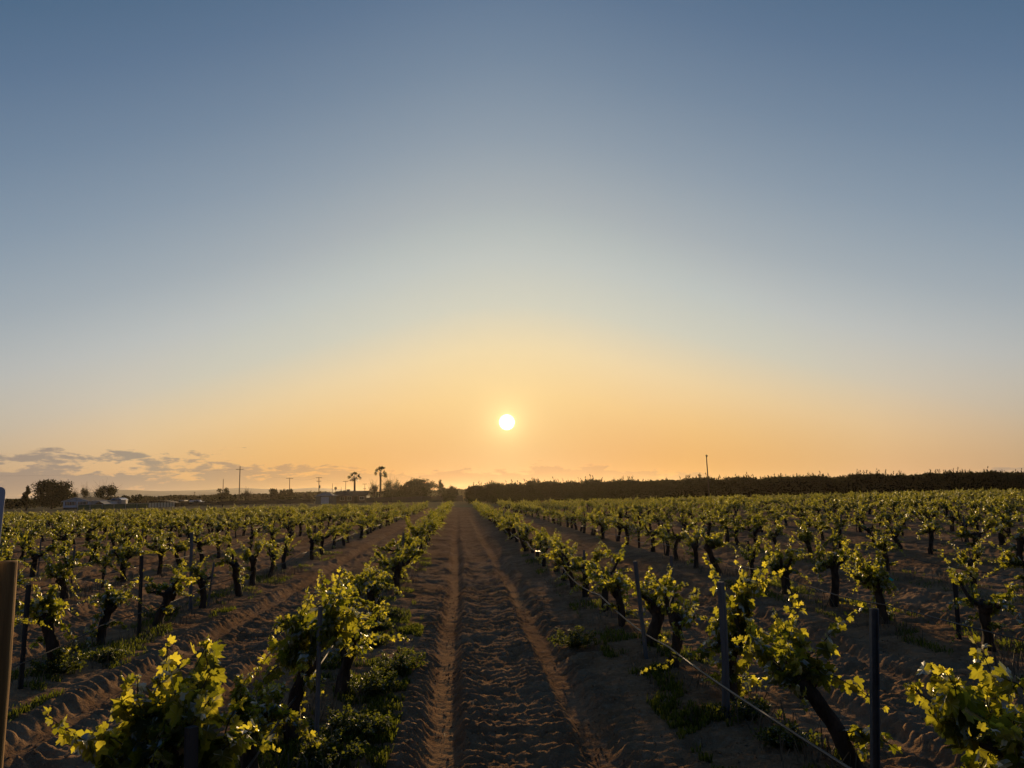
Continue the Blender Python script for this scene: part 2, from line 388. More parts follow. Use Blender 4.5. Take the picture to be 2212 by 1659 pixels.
def place_leaves(pos, tip, nrm, size, hi, rg, rnd=None):
    """many leaves as one triangle mesh: V, F, per-vertex random"""
    tip = unit(tip); nrm = unit(nrm-(nrm*tip).sum(1, keepdims=True)*tip); side = np.cross(tip, nrm)
    if rnd is None: rnd = rg.random(len(pos))
    Vs, Fs, As, off = [], [], [], 0
    for v in range(4):
        idx = np.arange(v, len(pos), 4)
        if len(idx) == 0: continue
        T, F = leaf_template(hi, (0.5, 0.15, -0.25, 0.35)[v], (0.35, 0.7, 0.15, 1.0)[v])
        M = np.stack([side[idx], tip[idx], nrm[idx]], 1)*size[idx][:, None, None]
        P = np.einsum('vk,nkc->nvc', T, M)+pos[idx][:, None, :]
        m = len(T); Vs.append(P.reshape(-1, 3)); Fs.append((F[None]+np.arange(len(idx))[:, None, None]*m).reshape(-1, 3)+off)
        As.append(np.repeat(rnd[idx], m)); off += len(idx)*m
    return np.vstack(Vs), np.vstack(Fs), np.concatenate(As)
def make_vine(seed, arms=4, shoots=4, nleaf=13, hi=True, trunk_h=0.56, arm_len=0.24, lean=(0, 0), shoot_len=0.46, r0=0.058, leaf=0.055, arm_dirs=None, droop=0.6, upright=1.0, suckers=3, row=0.0):
    rg = np.random.default_rng(seed)
    n = 10; tt = np.linspace(0, 1, n); ph = rg.random(2)*6; am = rg.uniform(0.02, 0.07, 2)
    wx = lean[0]*tt**1.2+am[0]*(np.sin(tt*4.5+ph[0])-np.sin(ph[0]))*tt; wy = lean[1]*tt**1.2+am[1]*(np.sin(tt*4+ph[1])-np.sin(ph[1]))*tt
    P = np.column_stack([wx, wy, -0.15+(trunk_h+0.15)*tt])
    rr = r0*(1.30-0.70*tt+0.45*tt**3)*(1+0.22*(rg.random(n)-0.5))
    k = 10 if hi else 5
    TB = [tube(P, rr, k, 0.13, rg)]
    head = P[-1]
    TB.append(tube(head+np.array([(0, 0, -0.10), (0.02, 0, -0.03), (-0.01, 0.02, 0.04), (0, 0, 0.08)]), [r0*0.8, r0*1.35, r0*1.1, r0*0.4], k, 0.25, rg))
    canes, LP, LT, LN, LS, LR = [], [], [], [], [], []
    base_a = rg.random()*2*PI
    dirs = list(arm_dirs) if arm_dirs is not None else [base_a+2*PI*i/arms+rg.normal(0, 0.45) for i in range(arms)]
    def shoot(p0, sd, SL, dr, out0):
        mm = 7; u = np.linspace(0, 1, mm); side = unit(rg.normal(0, 1, 3)*np.array([1, 1, 0.3]))
        D = p0+sd*(SL*u)[:, None]+side*(0.10*SL*np.sin(u*rg.uniform(2, 5)))[:, None]
        D[:, 2] -= dr*SL*u**2.3
        D[:, :2] += out0[:2]*(dr*SL*0.25*u**2)[:, None]
        canes.append(tube(D, 0.0045*(1.2-0.7*u), 4, 0, rg, False))
        nl = max(5, int(nleaf*2.5*SL/shoot_len)); ul = (np.arange(nl)+0.4)/nl
        pp = np.column_stack([np.interp(ul, u, D[:, c]) for c in range(3)])
        sidev = unit(np.cross(sd, rg.normal(0, 1, 3))); alt = np.where(np.arange(nl) % 2 == 0, 1.0, -1.0)[:, None]
        out = unit(sidev*alt+rg.normal(0, 0.55, (nl, 3))+out0*0.25)
        sz = leaf*(1.2-0.85*ul**1.6)*rg.uniform(0.6, 1.25, nl)
        pet = out*np.array([1, 1, 0.5])*(sz*rg.uniform(0.3, 0.8, nl))[:, None]
        LP.append(pp+pet+np.array([0, 0, 0.01])); LT.append(out*0.55+np.array([0, 0, -0.75])+rg.normal(0, 0.35, (nl, 3))+np.array([0, 0, 1.2])*(ul**3)[:, None])
        LN.append(rg.normal(0, 0.6, (nl, 3))+out*0.6+np.array([0, -0.55, 0.35])*rg.choice([1, -1], nl, p=[0.75, 0.25])[:, None])
        LS.append(sz); LR.append(np.clip(0.10+0.55*ul+rg.normal(0, 0.25, nl), 0, 1)**1.4)
    for a in dirs:
        L = arm_len*rg.uniform(0.3, 1.25); d = np.array([math.cos(a), math.sin(a), 0])
        m = 6; s = np.linspace(0, 1, m)
        rise = rg.uniform(-0.04, 0.30)*upright
        Q = head+d*(L*s)[:, None]+np.column_stack([0.03*np.sin(s*6+a), 0.03*np.cos(s*5+a), rise*s**1.3-0.02*np.sin(s*3)])
        TB.append(tube(Q, r0*(0.60-0.32*s)*(1+0.35*(rg.random(m)-0.5)), k-2 if hi else 4, 0.2, rg))
        for q in range(shoots+(1 if rg.random() < 0.5 else 0)):
            s0 = rg.uniform(0.3, 1.0) if q else 1.0
            p0 = Q[int(round(s0*(m-1)))] + np.array([0, 0, 0.01])
            up = rg.uniform(0.5, 1.7)*upright if rg.random() < 0.75 else rg.uniform(-0.5, 0.3)
            sd = unit(d*rg.uniform(-0.2, 0.8)+rg.normal(0, 0.40, 3)*np.array([1, 1, 0.3])+np.array([0, 0, up]))
            shoot(p0, sd, shoot_len*rg.uniform(0.3, 1.25), droop*rg.uniform(0.0, 1.3), d)
    for q in range(suckers):
        if rg.random() < 0.55:
            z = rg.uniform(0.35, 0.9); i = int(z*(n-1)); a = rg.random()*2*PI; d = np.array([math.cos(a), math.sin(a), 0])
            for w_ in range(2): shoot(P[i]+d*0.03, unit(d+np.array([0, 0, rg.uniform(0.0, 0.9)])+rg.normal(0, 0.2, 3)), shoot_len*rg.uniform(0.3, 0.6), rg.uniform(0.2, 0.8), d)
    LV = place_leaves(np.vstack(LP), np.vstack(LT), np.vstack(LN), np.concatenate(LS), hi, rg, np.concatenate(LR))
    return merge(TB), merge(canes), LV
def vine_meshes(seed, **k):
    T, Cn, L = make_vine(seed, **k)
    return (make_mesh('trunk', [(T[0], T[1], 0), (Cn[0], Cn[1], 1)], [m_bark, m_cane], True), make_mesh('foliage', [(L[0], L[1], 0)], [m_leaf], False, L[2]))
def put_vine(meshes, x, y, rz, sc, label, ys=1.0):
    o = thing('grapevine', label, 'grapevine', (x, y, gz(x, y)), rz, 'grapevines planted along the field rows')
    o.scale = (sc, sc*ys, sc)
    for nm, me in zip(('trunk', 'foliage'), meshes): obj(nm, me, o)
    return o
ONES = 'first second third fourth fifth sixth seventh eighth ninth tenth eleventh twelfth thirteenth fourteenth fifteenth sixteenth seventeenth eighteenth nineteenth'.split()
ORD = ['']+ONES
for tens, tie in (('twenty', 'twentieth'), ('thirty', 'thirtieth'), ('forty', 'fortieth'), ('fifty', 'fiftieth')): ORD += [tie]+[tens+'-'+o_ for o_ in ONES[:9]]
KINDS = [('bushy', dict(arms=5, shoots=4)), ('spreading', dict(arms=4, shoots=4, arm_len=0.36)), ('tall shooted', dict(arms=4, shoots=4, shoot_len=0.62, droop=0.4)),
         ('sparse', dict(arms=3, shoots=2, nleaf=11)), ('leaning', dict(arms=4, shoots=4, lean=(0.17, 0.1), r0=0.062)), ('dense', dict(arms=5, shoots=5, arm_len=0.2, trunk_h=0.5)),
         ('two armed', dict(arms=2, shoots=5, arm_len=0.34)), ('drooping', dict(arms=4, shoots=4, droop=1.3, trunk_h=0.66)), ('squat', dict(arms=5, shoots=4, trunk_h=0.40, r0=0.075)),
         ('narrow', dict(arms=3, shoots=5, arm_len=0.12, shoot_len=0.55)), ('crooked', dict(arms=4, shoots=3, lean=(-0.16, -0.12), r0=0.048, arm_len=0.3)), ('open crowned', dict(arms=4, shoots=3, shoot_len=0.54, arm_len=0.3)),
         ('one sided', dict(arms=3, shoots=4, arm_dirs=[0.2, 0.9, 5.6], arm_len=0.32)), ('thin trunked', dict(arms=3, shoots=4, r0=0.036, trunk_h=0.62)), ('shaggy', dict(arms=4, shoots=4, suckers=6)),
         ('small', dict(arms=3, shoots=3, trunk_h=0.42, shoot_len=0.36)), ('thick trunked', dict(arms=4, shoots=4, r0=0.088, trunk_h=0.52)), ('wispy', dict(arms=4, shoots=2, nleaf=10, shoot_len=0.6, arm_len=0.3))]
LIB = [(nm, vine_meshes(100+i, hi=True, **kw)) for i, (nm, kw) in enumerate(KINDS)]
# hand-posed vines at the front, as (row, y, rotation, label start, parameters)
FRONT = {
 (-1, 3.95): ('large bright-leaved grapevine filling the bottom left corner', dict(arms=6, shoots=5, nleaf=9, arm_len=0.30, shoot_len=0.46, leaf=0.088, trunk_h=0.60, arm_dirs=[0.1, 2.9, 3.4, 1.2, 5.9, 0.4, 2.4], droop=0.6, suckers=4, upright=1.2), hor(405, 3.95)+1.35),
 (-1, 6.4): ('upright leafy grapevine behind the thin stake', dict(arms=4, shoots=5, nleaf=10, arm_len=0.16, shoot_len=0.50, leaf=0.08, droop=0.7, trunk_h=0.62, suckers=3), hor(645, 6.4)+1.35),
 (1, 3.75): ('broad grapevine cut off by the bottom right corner', dict(arms=4, shoots=5, nleaf=9, arm_len=0.30, shoot_len=0.52, leaf=0.085, arm_dirs=[2.9, 0.2, 1.5, 4.2], trunk_h=0.64, suckers=4), hor(2130, 3.75)-2.35),
 (1, 5.35): ('tall grapevine with a strongly leaning trunk, behind the steel post', dict(arms=3, shoots=5, nleaf=10, arm_len=0.16, shoot_len=0.66, leaf=0.08, lean=(-0.33, 0.15), arm_dirs=[2.4, 0.1, 1.4], droop=0.35, suckers=2), at(1862, 1656, 5.35).x-2.35),
 (1, 7.1): ('tall grapevine whose shoots crowd the crooked wooden stake', dict(arms=4, shoots=6, nleaf=10, arm_len=0.18, shoot_len=0.66, leaf=0.075, arm_dirs=[0.2, 3.3, 0.9, 0.0], lean=(0.14, 0), droop=0.45, trunk_h=0.52, upright=1.3, suckers=4), at(1578, 1533, 7.1).x-2.35),
}
def side_name(r): return 'right' if r > 0 else 'left'
spots = []                                  # (distance, row, x, y)
rs = np.random.default_rng(31)
for r, x0 in ROWS.items():
    if r == -1: ys = [3.95, 5.15, 6.4, 7.8, 9.2]; y = 10.6
    elif r == 1: ys = [3.75, 5.35, 7.1, 8.4, 9.6, 11.0]; y = 12.5
    else: ys = []; y = 1.6+rs.random()*2.0
    while y < YEND: ys.append(y+rs.normal(0, 0.16)); y += 1.50 if abs(r) == 1 else 1.68
    for y in ys:
        if rs.random() < 0.035 and y > 14: continue
        x = x0+rs.normal(0, 0.09)
        if (r, y) in FRONT: x = x0+FRONT[(r, y)][2]
        u, v = project(x, y, 0.9)
        if -70*(6/max(y, 3))**1-40 < u < 2212+40+70*(6/max(y, 3)) and v < 1659+260: spots.append((math.hypot(x, y), r, x, y))
        elif y < 9 and abs(x) < 9: pass
spots.sort()
near, farv = spots[:300], spots[300:]
cnt = {}
rv = np.random.default_rng(5)
for d, r, x, y in sorted(near, key=lambda s: s[3]):
    cnt[r] = cnt.get(r, 0)+1
    rowtxt = ('first row %s of the track' if abs(r) == 1 else ORD[abs(r)]+' row %s of the track') % side_name(r)
    if (r, y) in FRONT:
        st, kw, _ = FRONT[(r, y)]
        put_vine(vine_meshes(int(y*100), hi=True, **kw), x, y, 0, 1.0, st); continue
    i = int(rv.integers(len(LIB))); nm, me = LIB[i]
    put_vine(me, x, y, rv.normal(0, 0.3)+(PI if rv.random() < 0.5 else 0), rv.uniform(0.84, 1.12), '%s grapevine, %s from the front in the %s' % (nm, ORD[cnt[r]], rowtxt), rv.uniform(1.15, 1.45))
# the rest of the vineyard, past the 300 nearest
lo = []
for i in range(18):
    kw = dict(KINDS[i][1]); kw['nleaf'] = 10
    T, Cn, L = make_vine(300+i, hi=False, leaf=0.074, **kw); lo.append((T, L))
tb, lb, la, o1, o2 = [[], []], [[], []], [], 0, 0
for d, r, x, y in farv:
    T, L = lo[int(rv.integers(len(lo)))]; rz = rv.random()*2*PI; sc = rv.uniform(0.82, 1.15); z = 0.05; st_ = np.array([1, rv.uniform(1.1, 1.4), 1])
    tb[0].append(xform(T[0], (0, 0, 0), rz, sc)*st_+np.array([x, y, z])); tb[1].append(T[1]+o1); o1 += len(T[0])
    lb[0].append(xform(L[0], (0, 0, 0), rz, sc)*st_+np.array([x, y, z])); lb[1].append(L[1]+o2); o2 += len(L[0]); la.append(L[2])
tbv, lbv = np.vstack(tb[0]), np.vstack(lb[0])
fm = make_mesh('distant_grapevines', [(tbv, np.vstack(tb[1]), 0), (lbv, np.vstack(lb[1]), 1)], [m_bark, m_leaf], False, np.concatenate([np.zeros(len(tbv))]+la))
tag(obj('distant_grapevines', fm), 'distant rows of green grapevines running back to the orchard and farmyard', 'grapevines', kind='stuff')
print('vines', len(spots))
# ------------------------------------------------------------------ stakes, post, sign, hoses
def stake(x, y, h, w, mat, label, lean=(0, 0), crook=0.0, square=True, group='stakes standing in the vine rows', name='wooden_stake', cat='stake'):
    z = gz(x, y); n = 7; s = np.linspace(0, 1, n)
    P = np.column_stack([lean[0]*s+crook*np.sin(s*PI), lean[1]*s, -0.2+(h+0.2)*s])
    V, F = tube(P, w*0.62*(1+0.05*np.sin(s*9)), 4 if square else 8, 0.04, rng)
    o = obj(name, make_mesh(name, [(V, F, 0)], [mat], False), None, (x, y, z)); tag(o, label, cat, group); return o
def stake_px(px, pyb, pxt, pyt, Y, w, mat, label, **k):
    x = hor(px, Y); b = at(px, pyb, Y); t = at(pxt, pyt, Y)
    return stake(b.x, Y, t.z-gz(b.x, Y), w, mat, label, lean=(t.x-b.x, 0), **k)
stake_px(1566, 1574, 1556, 1257, 6.55, 0.055, m_stake, 'crooked grey wooden stake in front of the right row, beside the hose', crook=0.02)
stake_px(1400, 1440, 1372, 1212, 9.0, 0.04, m_stake, 'thin grey wooden stake leaning left in the first row right of the track')
stake_px(683, 1560, 692, 1310, 6.2, 0.03, m_stake, 'slim pale stake in front of the second vine left of the track')
stake_px(45, 1470, 62, 1262, 8.6, 0.045, m_dstake, 'dark slim stake just right of the thick round post')
stake_px(417, 1700, 414, 1570, 3.75, 0.05, m_dstake, 'dark wooden stake under the large vine at bottom left')
stake_px(2076, 1425, 2062, 1243, 9.3, 0.055, m_dstake, 'dark stake beside a thick vine trunk at the right edge')
stake_px(1455, 1400, 1450, 1200, 11.5, 0.035, m_stake, 'thin pale stake in the gap between vines right of the track')
stake_px(300, 1385, 306, 1200, 11.6, 0.045, m_dstake, 'grey stake behind the squat vine left of the track')
stake_px(412, 1320, 414, 1150, 14.2, 0.05, m_stake, 'grey stake near the hose in the second row left of the track')
# steel post
Ys = 4.75; t_ = at(1890, 1312, Ys); b_ = at(1893, 1659, Ys); xs = b_.x-(t_.x-b_.x)/(t_.z-b_.z)*b_.z
zb = gz(xs, Ys); hh = t_.z-zb
V1 = box(0, 0, -0.3, 0.050, 0.006, hh+0.3); V2 = box(-0.022, -0.015, -0.3, 0.006, 0.024, hh+0.3); V3 = box(0.022, -0.015, -0.3, 0.006, 0.024, hh+0.3)
o = obj('steel_post', make_mesh('steel_post', [(v, f, 0) for v, f in (V1, V2, V3)], [m_steel]), None, (xs, Ys, zb)); o.rotation_euler = (0, math.atan2(t_.x-xs, t_.z), 0.0)
tag(o, 'upright grey steel channel post at the front of the right row', 'post')
# thick round post with the sign plate
Yp = 4.5; tp = at(17, 1216, Yp); n = 12; s = np.linspace(0, 1, n)
zb = gz(tp.x, Yp); hp = tp.z-zb
rads = np.append(0.077+0.003*np.sin(s*11), [0.070, 0.001]); P = np.column_stack([np.zeros(n), np.zeros(n), -0.4+(hp+0.4)*s])
P = np.vstack([P, [(0, 0, hp+0.008)], [(0, 0, hp+0.012)]])
V, F = tube(P, rads, 20, 0.012, rng, False)
xp = hor(0, Yp)-0.022
o = obj('wooden_post', make_mesh('wooden_post', [(V, F, 0)], [m_post], True), None, (at(36, 1216, Yp).x-0.078, Yp, zb))
tag(o, 'thick round wooden post with a sunlit edge at the left border', 'post')
m_sign, _, _ = material('painted_sign_plate', (0.38, 0.41, 0.47), 0.5, 0.4)
c0 = at(13, 1052, Yp-0.12); w, h, r = 0.42, 0.60, 0.03
pts = []
for cx, cz, a0 in ((-r, -r, 0), (-w+r, -r, 90), (-w+r, -h+r, 180), (-r, -h+r, 270)):
    for q in range(5):
        a = R(a0+q*22.5); pts.append((cx+r*math.cos(a), cz+r*math.sin(a)))
V, F = prism(pts, 0, 0.003); o = obj('sign_plate', make_mesh('sign_plate', [(V, F, 0)], [m_sign]), None, (c0.x, Yp-0.12, c0.z)); o.rotation_euler = (0, R(2.0), 0)
tag(o, 'pale blue-white sign plate with rounded corner above the thick post', 'sign')
# stakes through the field
rk = np.random.default_rng(12); scnt = {}
cands = sorted([(y, r, x) for d, r, x, y in near if not (abs(r) == 1 and y < 12) and not (abs(r) == 2 and y < 12)])
for y, r, x in cands:
    scnt.setdefault(r, [0, int(rk.integers(3))]); scnt[r][1] += 1
    if scnt[r][1] % 4: continue
    scnt[r][0] += 1
    stake(x+rk.normal(0, 0.03), y+0.22, rk.uniform(0.75, 1.1), rk.uniform(0.028, 0.042), m_stake if rk.random() < 0.7 else m_dstake,
          '%s stake, %s from the front in the %s row %s of the track' % ('wooden', ORD[scnt[r][0]], ORD[abs(r)], side_name(r)), lean=(rk.normal(0, 0.05), rk.normal(0, 0.05)))
# irrigation hoses
m_dusty, _, _ = material('dusty_black_polyethylene', (0.04, 0.036, 0.03), 0.68, 0.25)
for r in list(range(-7, 0))+list(range(1, 8)):
    x0 = ROWS[r]; dx = {1: -0.17, -1: 0.03}.get(r, 0.10 if r < 0 else -0.10)
    ph = rk.random()*6; P = []
    ys = np.arange(1.5, 85, 0.35)
    for y in ys:
        c = (y+ph) % 4.1/4.1; sag = 4*c*(1-c)
        P.append((x0+dx+0.03*math.sin(y*0.9+ph)+0.04*math.sin(y*0.23+ph), y, 0.14+0.36-0.10*sag*(0.6+0.4*math.sin(int((y+ph)/4.1)*2.3))+0.04*math.sin(y*0.31+r)))
    V, F = tube(np.array(P), 0.0115 if r == 1 else 0.0085, 6, 0, rng)
    o = obj('irrigation_hose', make_mesh('irrigation_hose', [(V, F, 0)], [m_hose if r in (1, 2) else m_dusty], True))
    tag(o, 'black drip hose sagging along the %s row %s of the track' % (ORD[abs(r)], side_name(r)), 'hose', 'drip hoses strung along the vine rows')
# teal ribbon tied low in the right rows
m_teal, _, _ = material('teal_plastic', (0.02, 0.42, 0.26), 0.4, 0.5)
c0 = at(1918, 1250, 14.8); s = np.linspace(0, 1, 6)
V = np.vstack([np.column_stack([-0.03+0.10*s, 0.02*np.sin(s*4), 0.05-0.10*s]), np.column_stack([0.02+0.10*s, 0.02*np.sin(s*4)+0.01, 0.07-0.10*s])])
F = [(i, i+1, i+7, i+6) for i in range(5)]
o = obj('plastic_ribbon', make_mesh('plastic_ribbon', [(V, F, 0)], [m_teal])); o.location = c0
tag(o, 'small bright teal plastic ribbon among the right-hand vines', 'ribbon')
# ------------------------------------------------------------------ weeds
def grass_blades(px, py, hmin, hmax, rg):
    n = len(px); z = ground_h(px, py); h = rg.uniform(hmin, hmax, n)
    a = rg.random(n)*2*PI; w = rg.uniform(0.003, 0.007, n); ln = rg.normal(0, 0.45, (n, 2))*h[:, None]
    b0 = np.column_stack([px-w*np.cos(a), py-w*np.sin(a), z-0.01]); b1 = np.column_stack([px+w*np.cos(a), py+w*np.sin(a), z-0.01])
    m0 = np.column_stack([px+ln[:, 0]*0.35-w*0.8*np.cos(a), py+ln[:, 1]*0.35-w*0.8*np.sin(a), z+h*0.6]); m1 = m0+np.column_stack([1.6*w*np.cos(a), 1.6*w*np.sin(a), 0*w])
    tp = np.column_stack([px+ln[:, 0], py+ln[:, 1], z+h])
    V = np.stack([b0, b1, m1, m0, tp], 1).reshape(-1, 3); o = np.arange(n)[:, None]*5
    return V, o+np.array([[0, 1, 2, 3]]), o+np.array([[3, 2, 4]]), np.repeat(rg.random(n), 5)
rg = np.random.default_rng(77)
PX, PY = [], []
def band(x0, x1, y0, y1, n, thr, seed):
    x = rg.uniform(x0, x1, n); y = y0+(y1-y0)*rg.random(n)**1.3
    k = vnoise(x/0.35, y/0.55, seed)+0.5*vnoise(x/0.1, y/0.1, seed+1) > thr
    PX.append(x[k]); PY.append(y[k])
band(-1.7, -0.55, 4.2, 12.5, 42000, 0.78, 1); band(1.75, 2.8, 4.3, 10, 24000, 0.86, 2); band(-5.4, -4.1, 6, 15, 20000, 0.90, 3)
band(1.9, 2.9, 10, 24, 12000, 0.9, 4); band(-1.9, -0.8, 12, 24, 10000, 0.95, 5); band(5.6, 6.9, 6.5, 16, 16000, 0.85, 6); band(-5.3, -4.2, 15, 28, 9000, 0.95, 7)
for r in (-3, -4, 3, 4): band(ROWS[r]-0.6, ROWS[r]+0.6, 9, 28, 8000, 0.98, 10+r)
px_, py_ = np.concatenate(PX), np.concatenate(PY)
V, F4, F3, A_ = grass_blades(px_, py_, 0.03, 0.12, rg)
me = make_mesh('weed_grass', [(V, F4, 0), (np.zeros((0, 3)), np.zeros((0, 3)), 0)], [m_weed], False, A_)
tag(obj('weed_grass', me), 'low green weed grass growing under the vine rows', 'grass', kind='stuff')
m_dry = noisy('dry_straw', (0.20, 0.15, 0.085), (0.12, 0.085, 0.05), 6, 0.9)
PX, PY = [], []
for r in (-3, -2, -1, 1, 2, 3): band(ROWS[r]-0.45, ROWS[r]+0.45, 4, 22, 2600, 0.85, 30+r)
px_, py_ = np.concatenate(PX), np.concatenate(PY)
V, F4, F3, A_ = grass_blades(px_, py_, 0.08, 0.30, rg)
tag(obj('dry_weeds', make_mesh('dry_weeds', [(V, F4, 0)], [m_dry], False, A_)), 'dry brown weed stalks standing around the vine trunks', 'weeds', kind='stuff')
# loose clods and straw on the bare soil
rg = np.random.default_rng(91); n = 16000
cx = rg.uniform(-4.2, 6.0, n); cy = 4.3+14*rg.random(n)**1.6; kk = vnoise(cx/0.5, cy/0.5, 95) > 0.35; cx, cy = cx[kk], cy[kk]; n = len(cx)
r_c = 0.004+0.014*rg.random(n)**3; cz = ground_h(cx, cy)+r_c*0.3
O = np.array([(1, 0, 0), (0, 1, 0), (-1, 0, 0), (0, -1, 0), (0, 0, 0.8), (0, 0, -0.8)], float); FO = np.array([(0, 1, 4), (1, 2, 4), (2, 3, 4), (3, 0, 4), (1, 0, 5), (2, 1, 5), (3, 2, 5), (0, 3, 5)])
V = (O[None]*rg.uniform(0.6, 1.3, (n, 6, 1)))*r_c[:, None, None]; an = rg.random(n)*6; c_, s_ = np.cos(an)[:, None], np.sin(an)[:, None]
V = np.stack([V[..., 0]*c_-V[..., 1]*s_+cx[:, None], V[..., 0]*s_+V[..., 1]*c_+cy[:, None], V[..., 2]+cz[:, None]], -1).reshape(-1, 3)
F = (FO[None]+np.arange(n)[:, None, None]*6).reshape(-1, 3)
tag(obj('soil_clods', make_mesh('soil_clods', [(V, F, 0)], [m_soil], False, np.repeat((rg.random(n) < 0.15)*0.6, 6))), 'small loose clods of dry soil scattered over the track', 'soil', kind='stuff')
n = 2600; cx = rg.uniform(-4.2, 6.5, n); cy = 4.3+16*rg.random(n)**1.4; cz = ground_h(cx, cy)+0.006; an = rg.random(n)*PI; L = rg.uniform(0.02, 0.09, n); w = 0.0022
dx, dy = np.cos(an)*L, np.sin(an)*L; ex, ey = -np.sin(an)*w, np.cos(an)*w; tz = rg.normal(0, 0.008, n)
V = np.stack([np.column_stack([cx-dx-ex, cy-dy-ey, cz-tz]), np.column_stack([cx+dx-ex, cy+dy-ey, cz+tz]), np.column_stack([cx+dx+ex, cy+dy+ey, cz+tz+0.003]), np.column_stack([cx-dx+ex, cy-dy+ey, cz-tz+0.003])], 1).reshape(-1, 3)
tag(obj('straw_litter', make_mesh('straw_litter', [(V, np.arange(n)[:, None]*4+np.array([[0, 1, 2, 3]]), 0)], [m_dry])), 'dry straw and pruned twigs littering the soil', 'straw', kind='stuff')
def weed_mesh(seed, rad, hgt, n):
    rg = np.random.default_rng(seed); stems, P, T, N = [], [], [], []
    for i in range(26):
        a = rg.random()*2*PI; rr = rad*rg.random()**0.6; h = hgt*rg.uniform(0.45, 1)*(1-0.4*rr/rad)
        s = np.linspace(0, 1, 5); Q = np.column_stack([math.cos(a)*rr*s**0.8, math.sin(a)*rr*s**0.8, h*s])
        stems.append(tube(Q, 0.0035*(1.2-s*0.8), 4, 0, rg, False))
        k = n//26; u = rg.random(k)**0.7; P.append(np.column_stack([np.interp(u, s, Q[:, c]) for c in range(3)])+rg.normal(0, 0.018, (k, 3)))
        T.append(rg.normal(0, 0.6, (k, 3))+np.array([math.cos(a), math.sin(a), 0.3])); N.append(rg.normal(0, 0.5, (k, 3))+np.array([0, 0, 0.8]))
    P = np.vstack(P); L = place_leaves(P, np.vstack(T), np.vstack(N), rg.uniform(0.014, 0.032, len(P)), False, rg)
    Sb = merge(stems)
    return make_mesh('stems', [(Sb[0], Sb[1], 0)], [m_weed], True, np.full(len(Sb[0]), 0.2)), make_mesh('leaves', [(L[0], L[1], 0)], [m_weed], False, L[2])
WL = [weed_mesh(400+i, *a) for i, a in enumerate([(0.24, 0.20, 1100), (0.32, 0.30, 1500), (0.20, 0.14, 800)])]
wplace = [(800, 1500, 1, 'large leafy weed clump left of the track ruts, beside the second vine'), (862, 1450, 1, 'leafy weed clump nearest the left wheel rut'), (735, 1585, 1, 'broad dark weed clump at the foot of the pale slim stake'),
          (800, 1395, 0, 'small weed clump right of the third vine trunk on the left'), (848, 1335, 0, 'farthest weed clump of the patch left of the track'), (820, 1365, 2, 'low weed tuft between two clumps left of the track'),
          (700, 1650, 1, 'weed clump at the bottom edge left of the track'), (790, 1590, 0, 'low weed clump spreading onto the bare soil at bottom left of track'), (1700, 1620, 0, 'weed clump under the hose at the bottom right'),
          (1610, 1560, 0, 'weed clump around the foot of the crooked grey stake'), (1240, 1395, 1, 'dry-looking weed bush among trunks right of the track'), (1600, 1270, 1, 'bushy weed beside the second right row, behind the hose'),
          (130, 1460, 1, 'dark weed clump right of the dark slim stake'), (240, 1425, 0, 'weed tuft at the base of the squat leaning vine'), (345, 1335, 1, 'tall weed clump behind the squat vine on the left'),
          (1900, 1340, 0, 'weed tuft between the second right row vines')]
for u, v, k, lab in wplace:
    d = ray(u, v); tt = -(H-0.12)/d.z; x, y = d.x*tt, d.y*tt
    o = thing('leafy_weed', lab, 'weed', (x, y, gz(x, y)-0.01), rng.random()*6, 'leafy weeds under the vine rows')
    for nm, me in zip(('stem', 'foliage'), WL[k]): obj(nm, me, o)
# ------------------------------------------------------------------ trees
def crown_leaves(cl, n, size, rg, up=0.0, flat=0.6):
    """cl: list of (centre, radii) clumps; leaves on and inside them"""
    w = np.array([r[0]*r[1]*r[2] for c, r in cl])**0.75; pick = rg.choice(len(cl), n, p=w/w.sum())
    cc = np.array([c for c, r in cl])[pick]; rr = np.array([r for c, r in cl])[pick]
    d = unit(rg.normal(0, 1, (n, 3))); t = rg.random(n)**0.45
    P = cc+d*rr*t[:, None]*(1+0.18*rg.normal(0, 1, (n, 1)))
    return P, d
def quads(P, T, N, sx, sy, rg):
    T = unit(T); N = unit(N-(N*T).sum(1, keepdims=True)*T); B = np.cross(T, N)
    a = T*sy[:, None]; b = B*sx[:, None]
    V = np.stack([P-a, P+b*0.9-a*0.1, P+a, P-b*0.9+a*0.2], 1).reshape(-1, 3)
    return V, np.arange(len(P))[:, None]*4+np.array([[0, 1, 2, 3]])
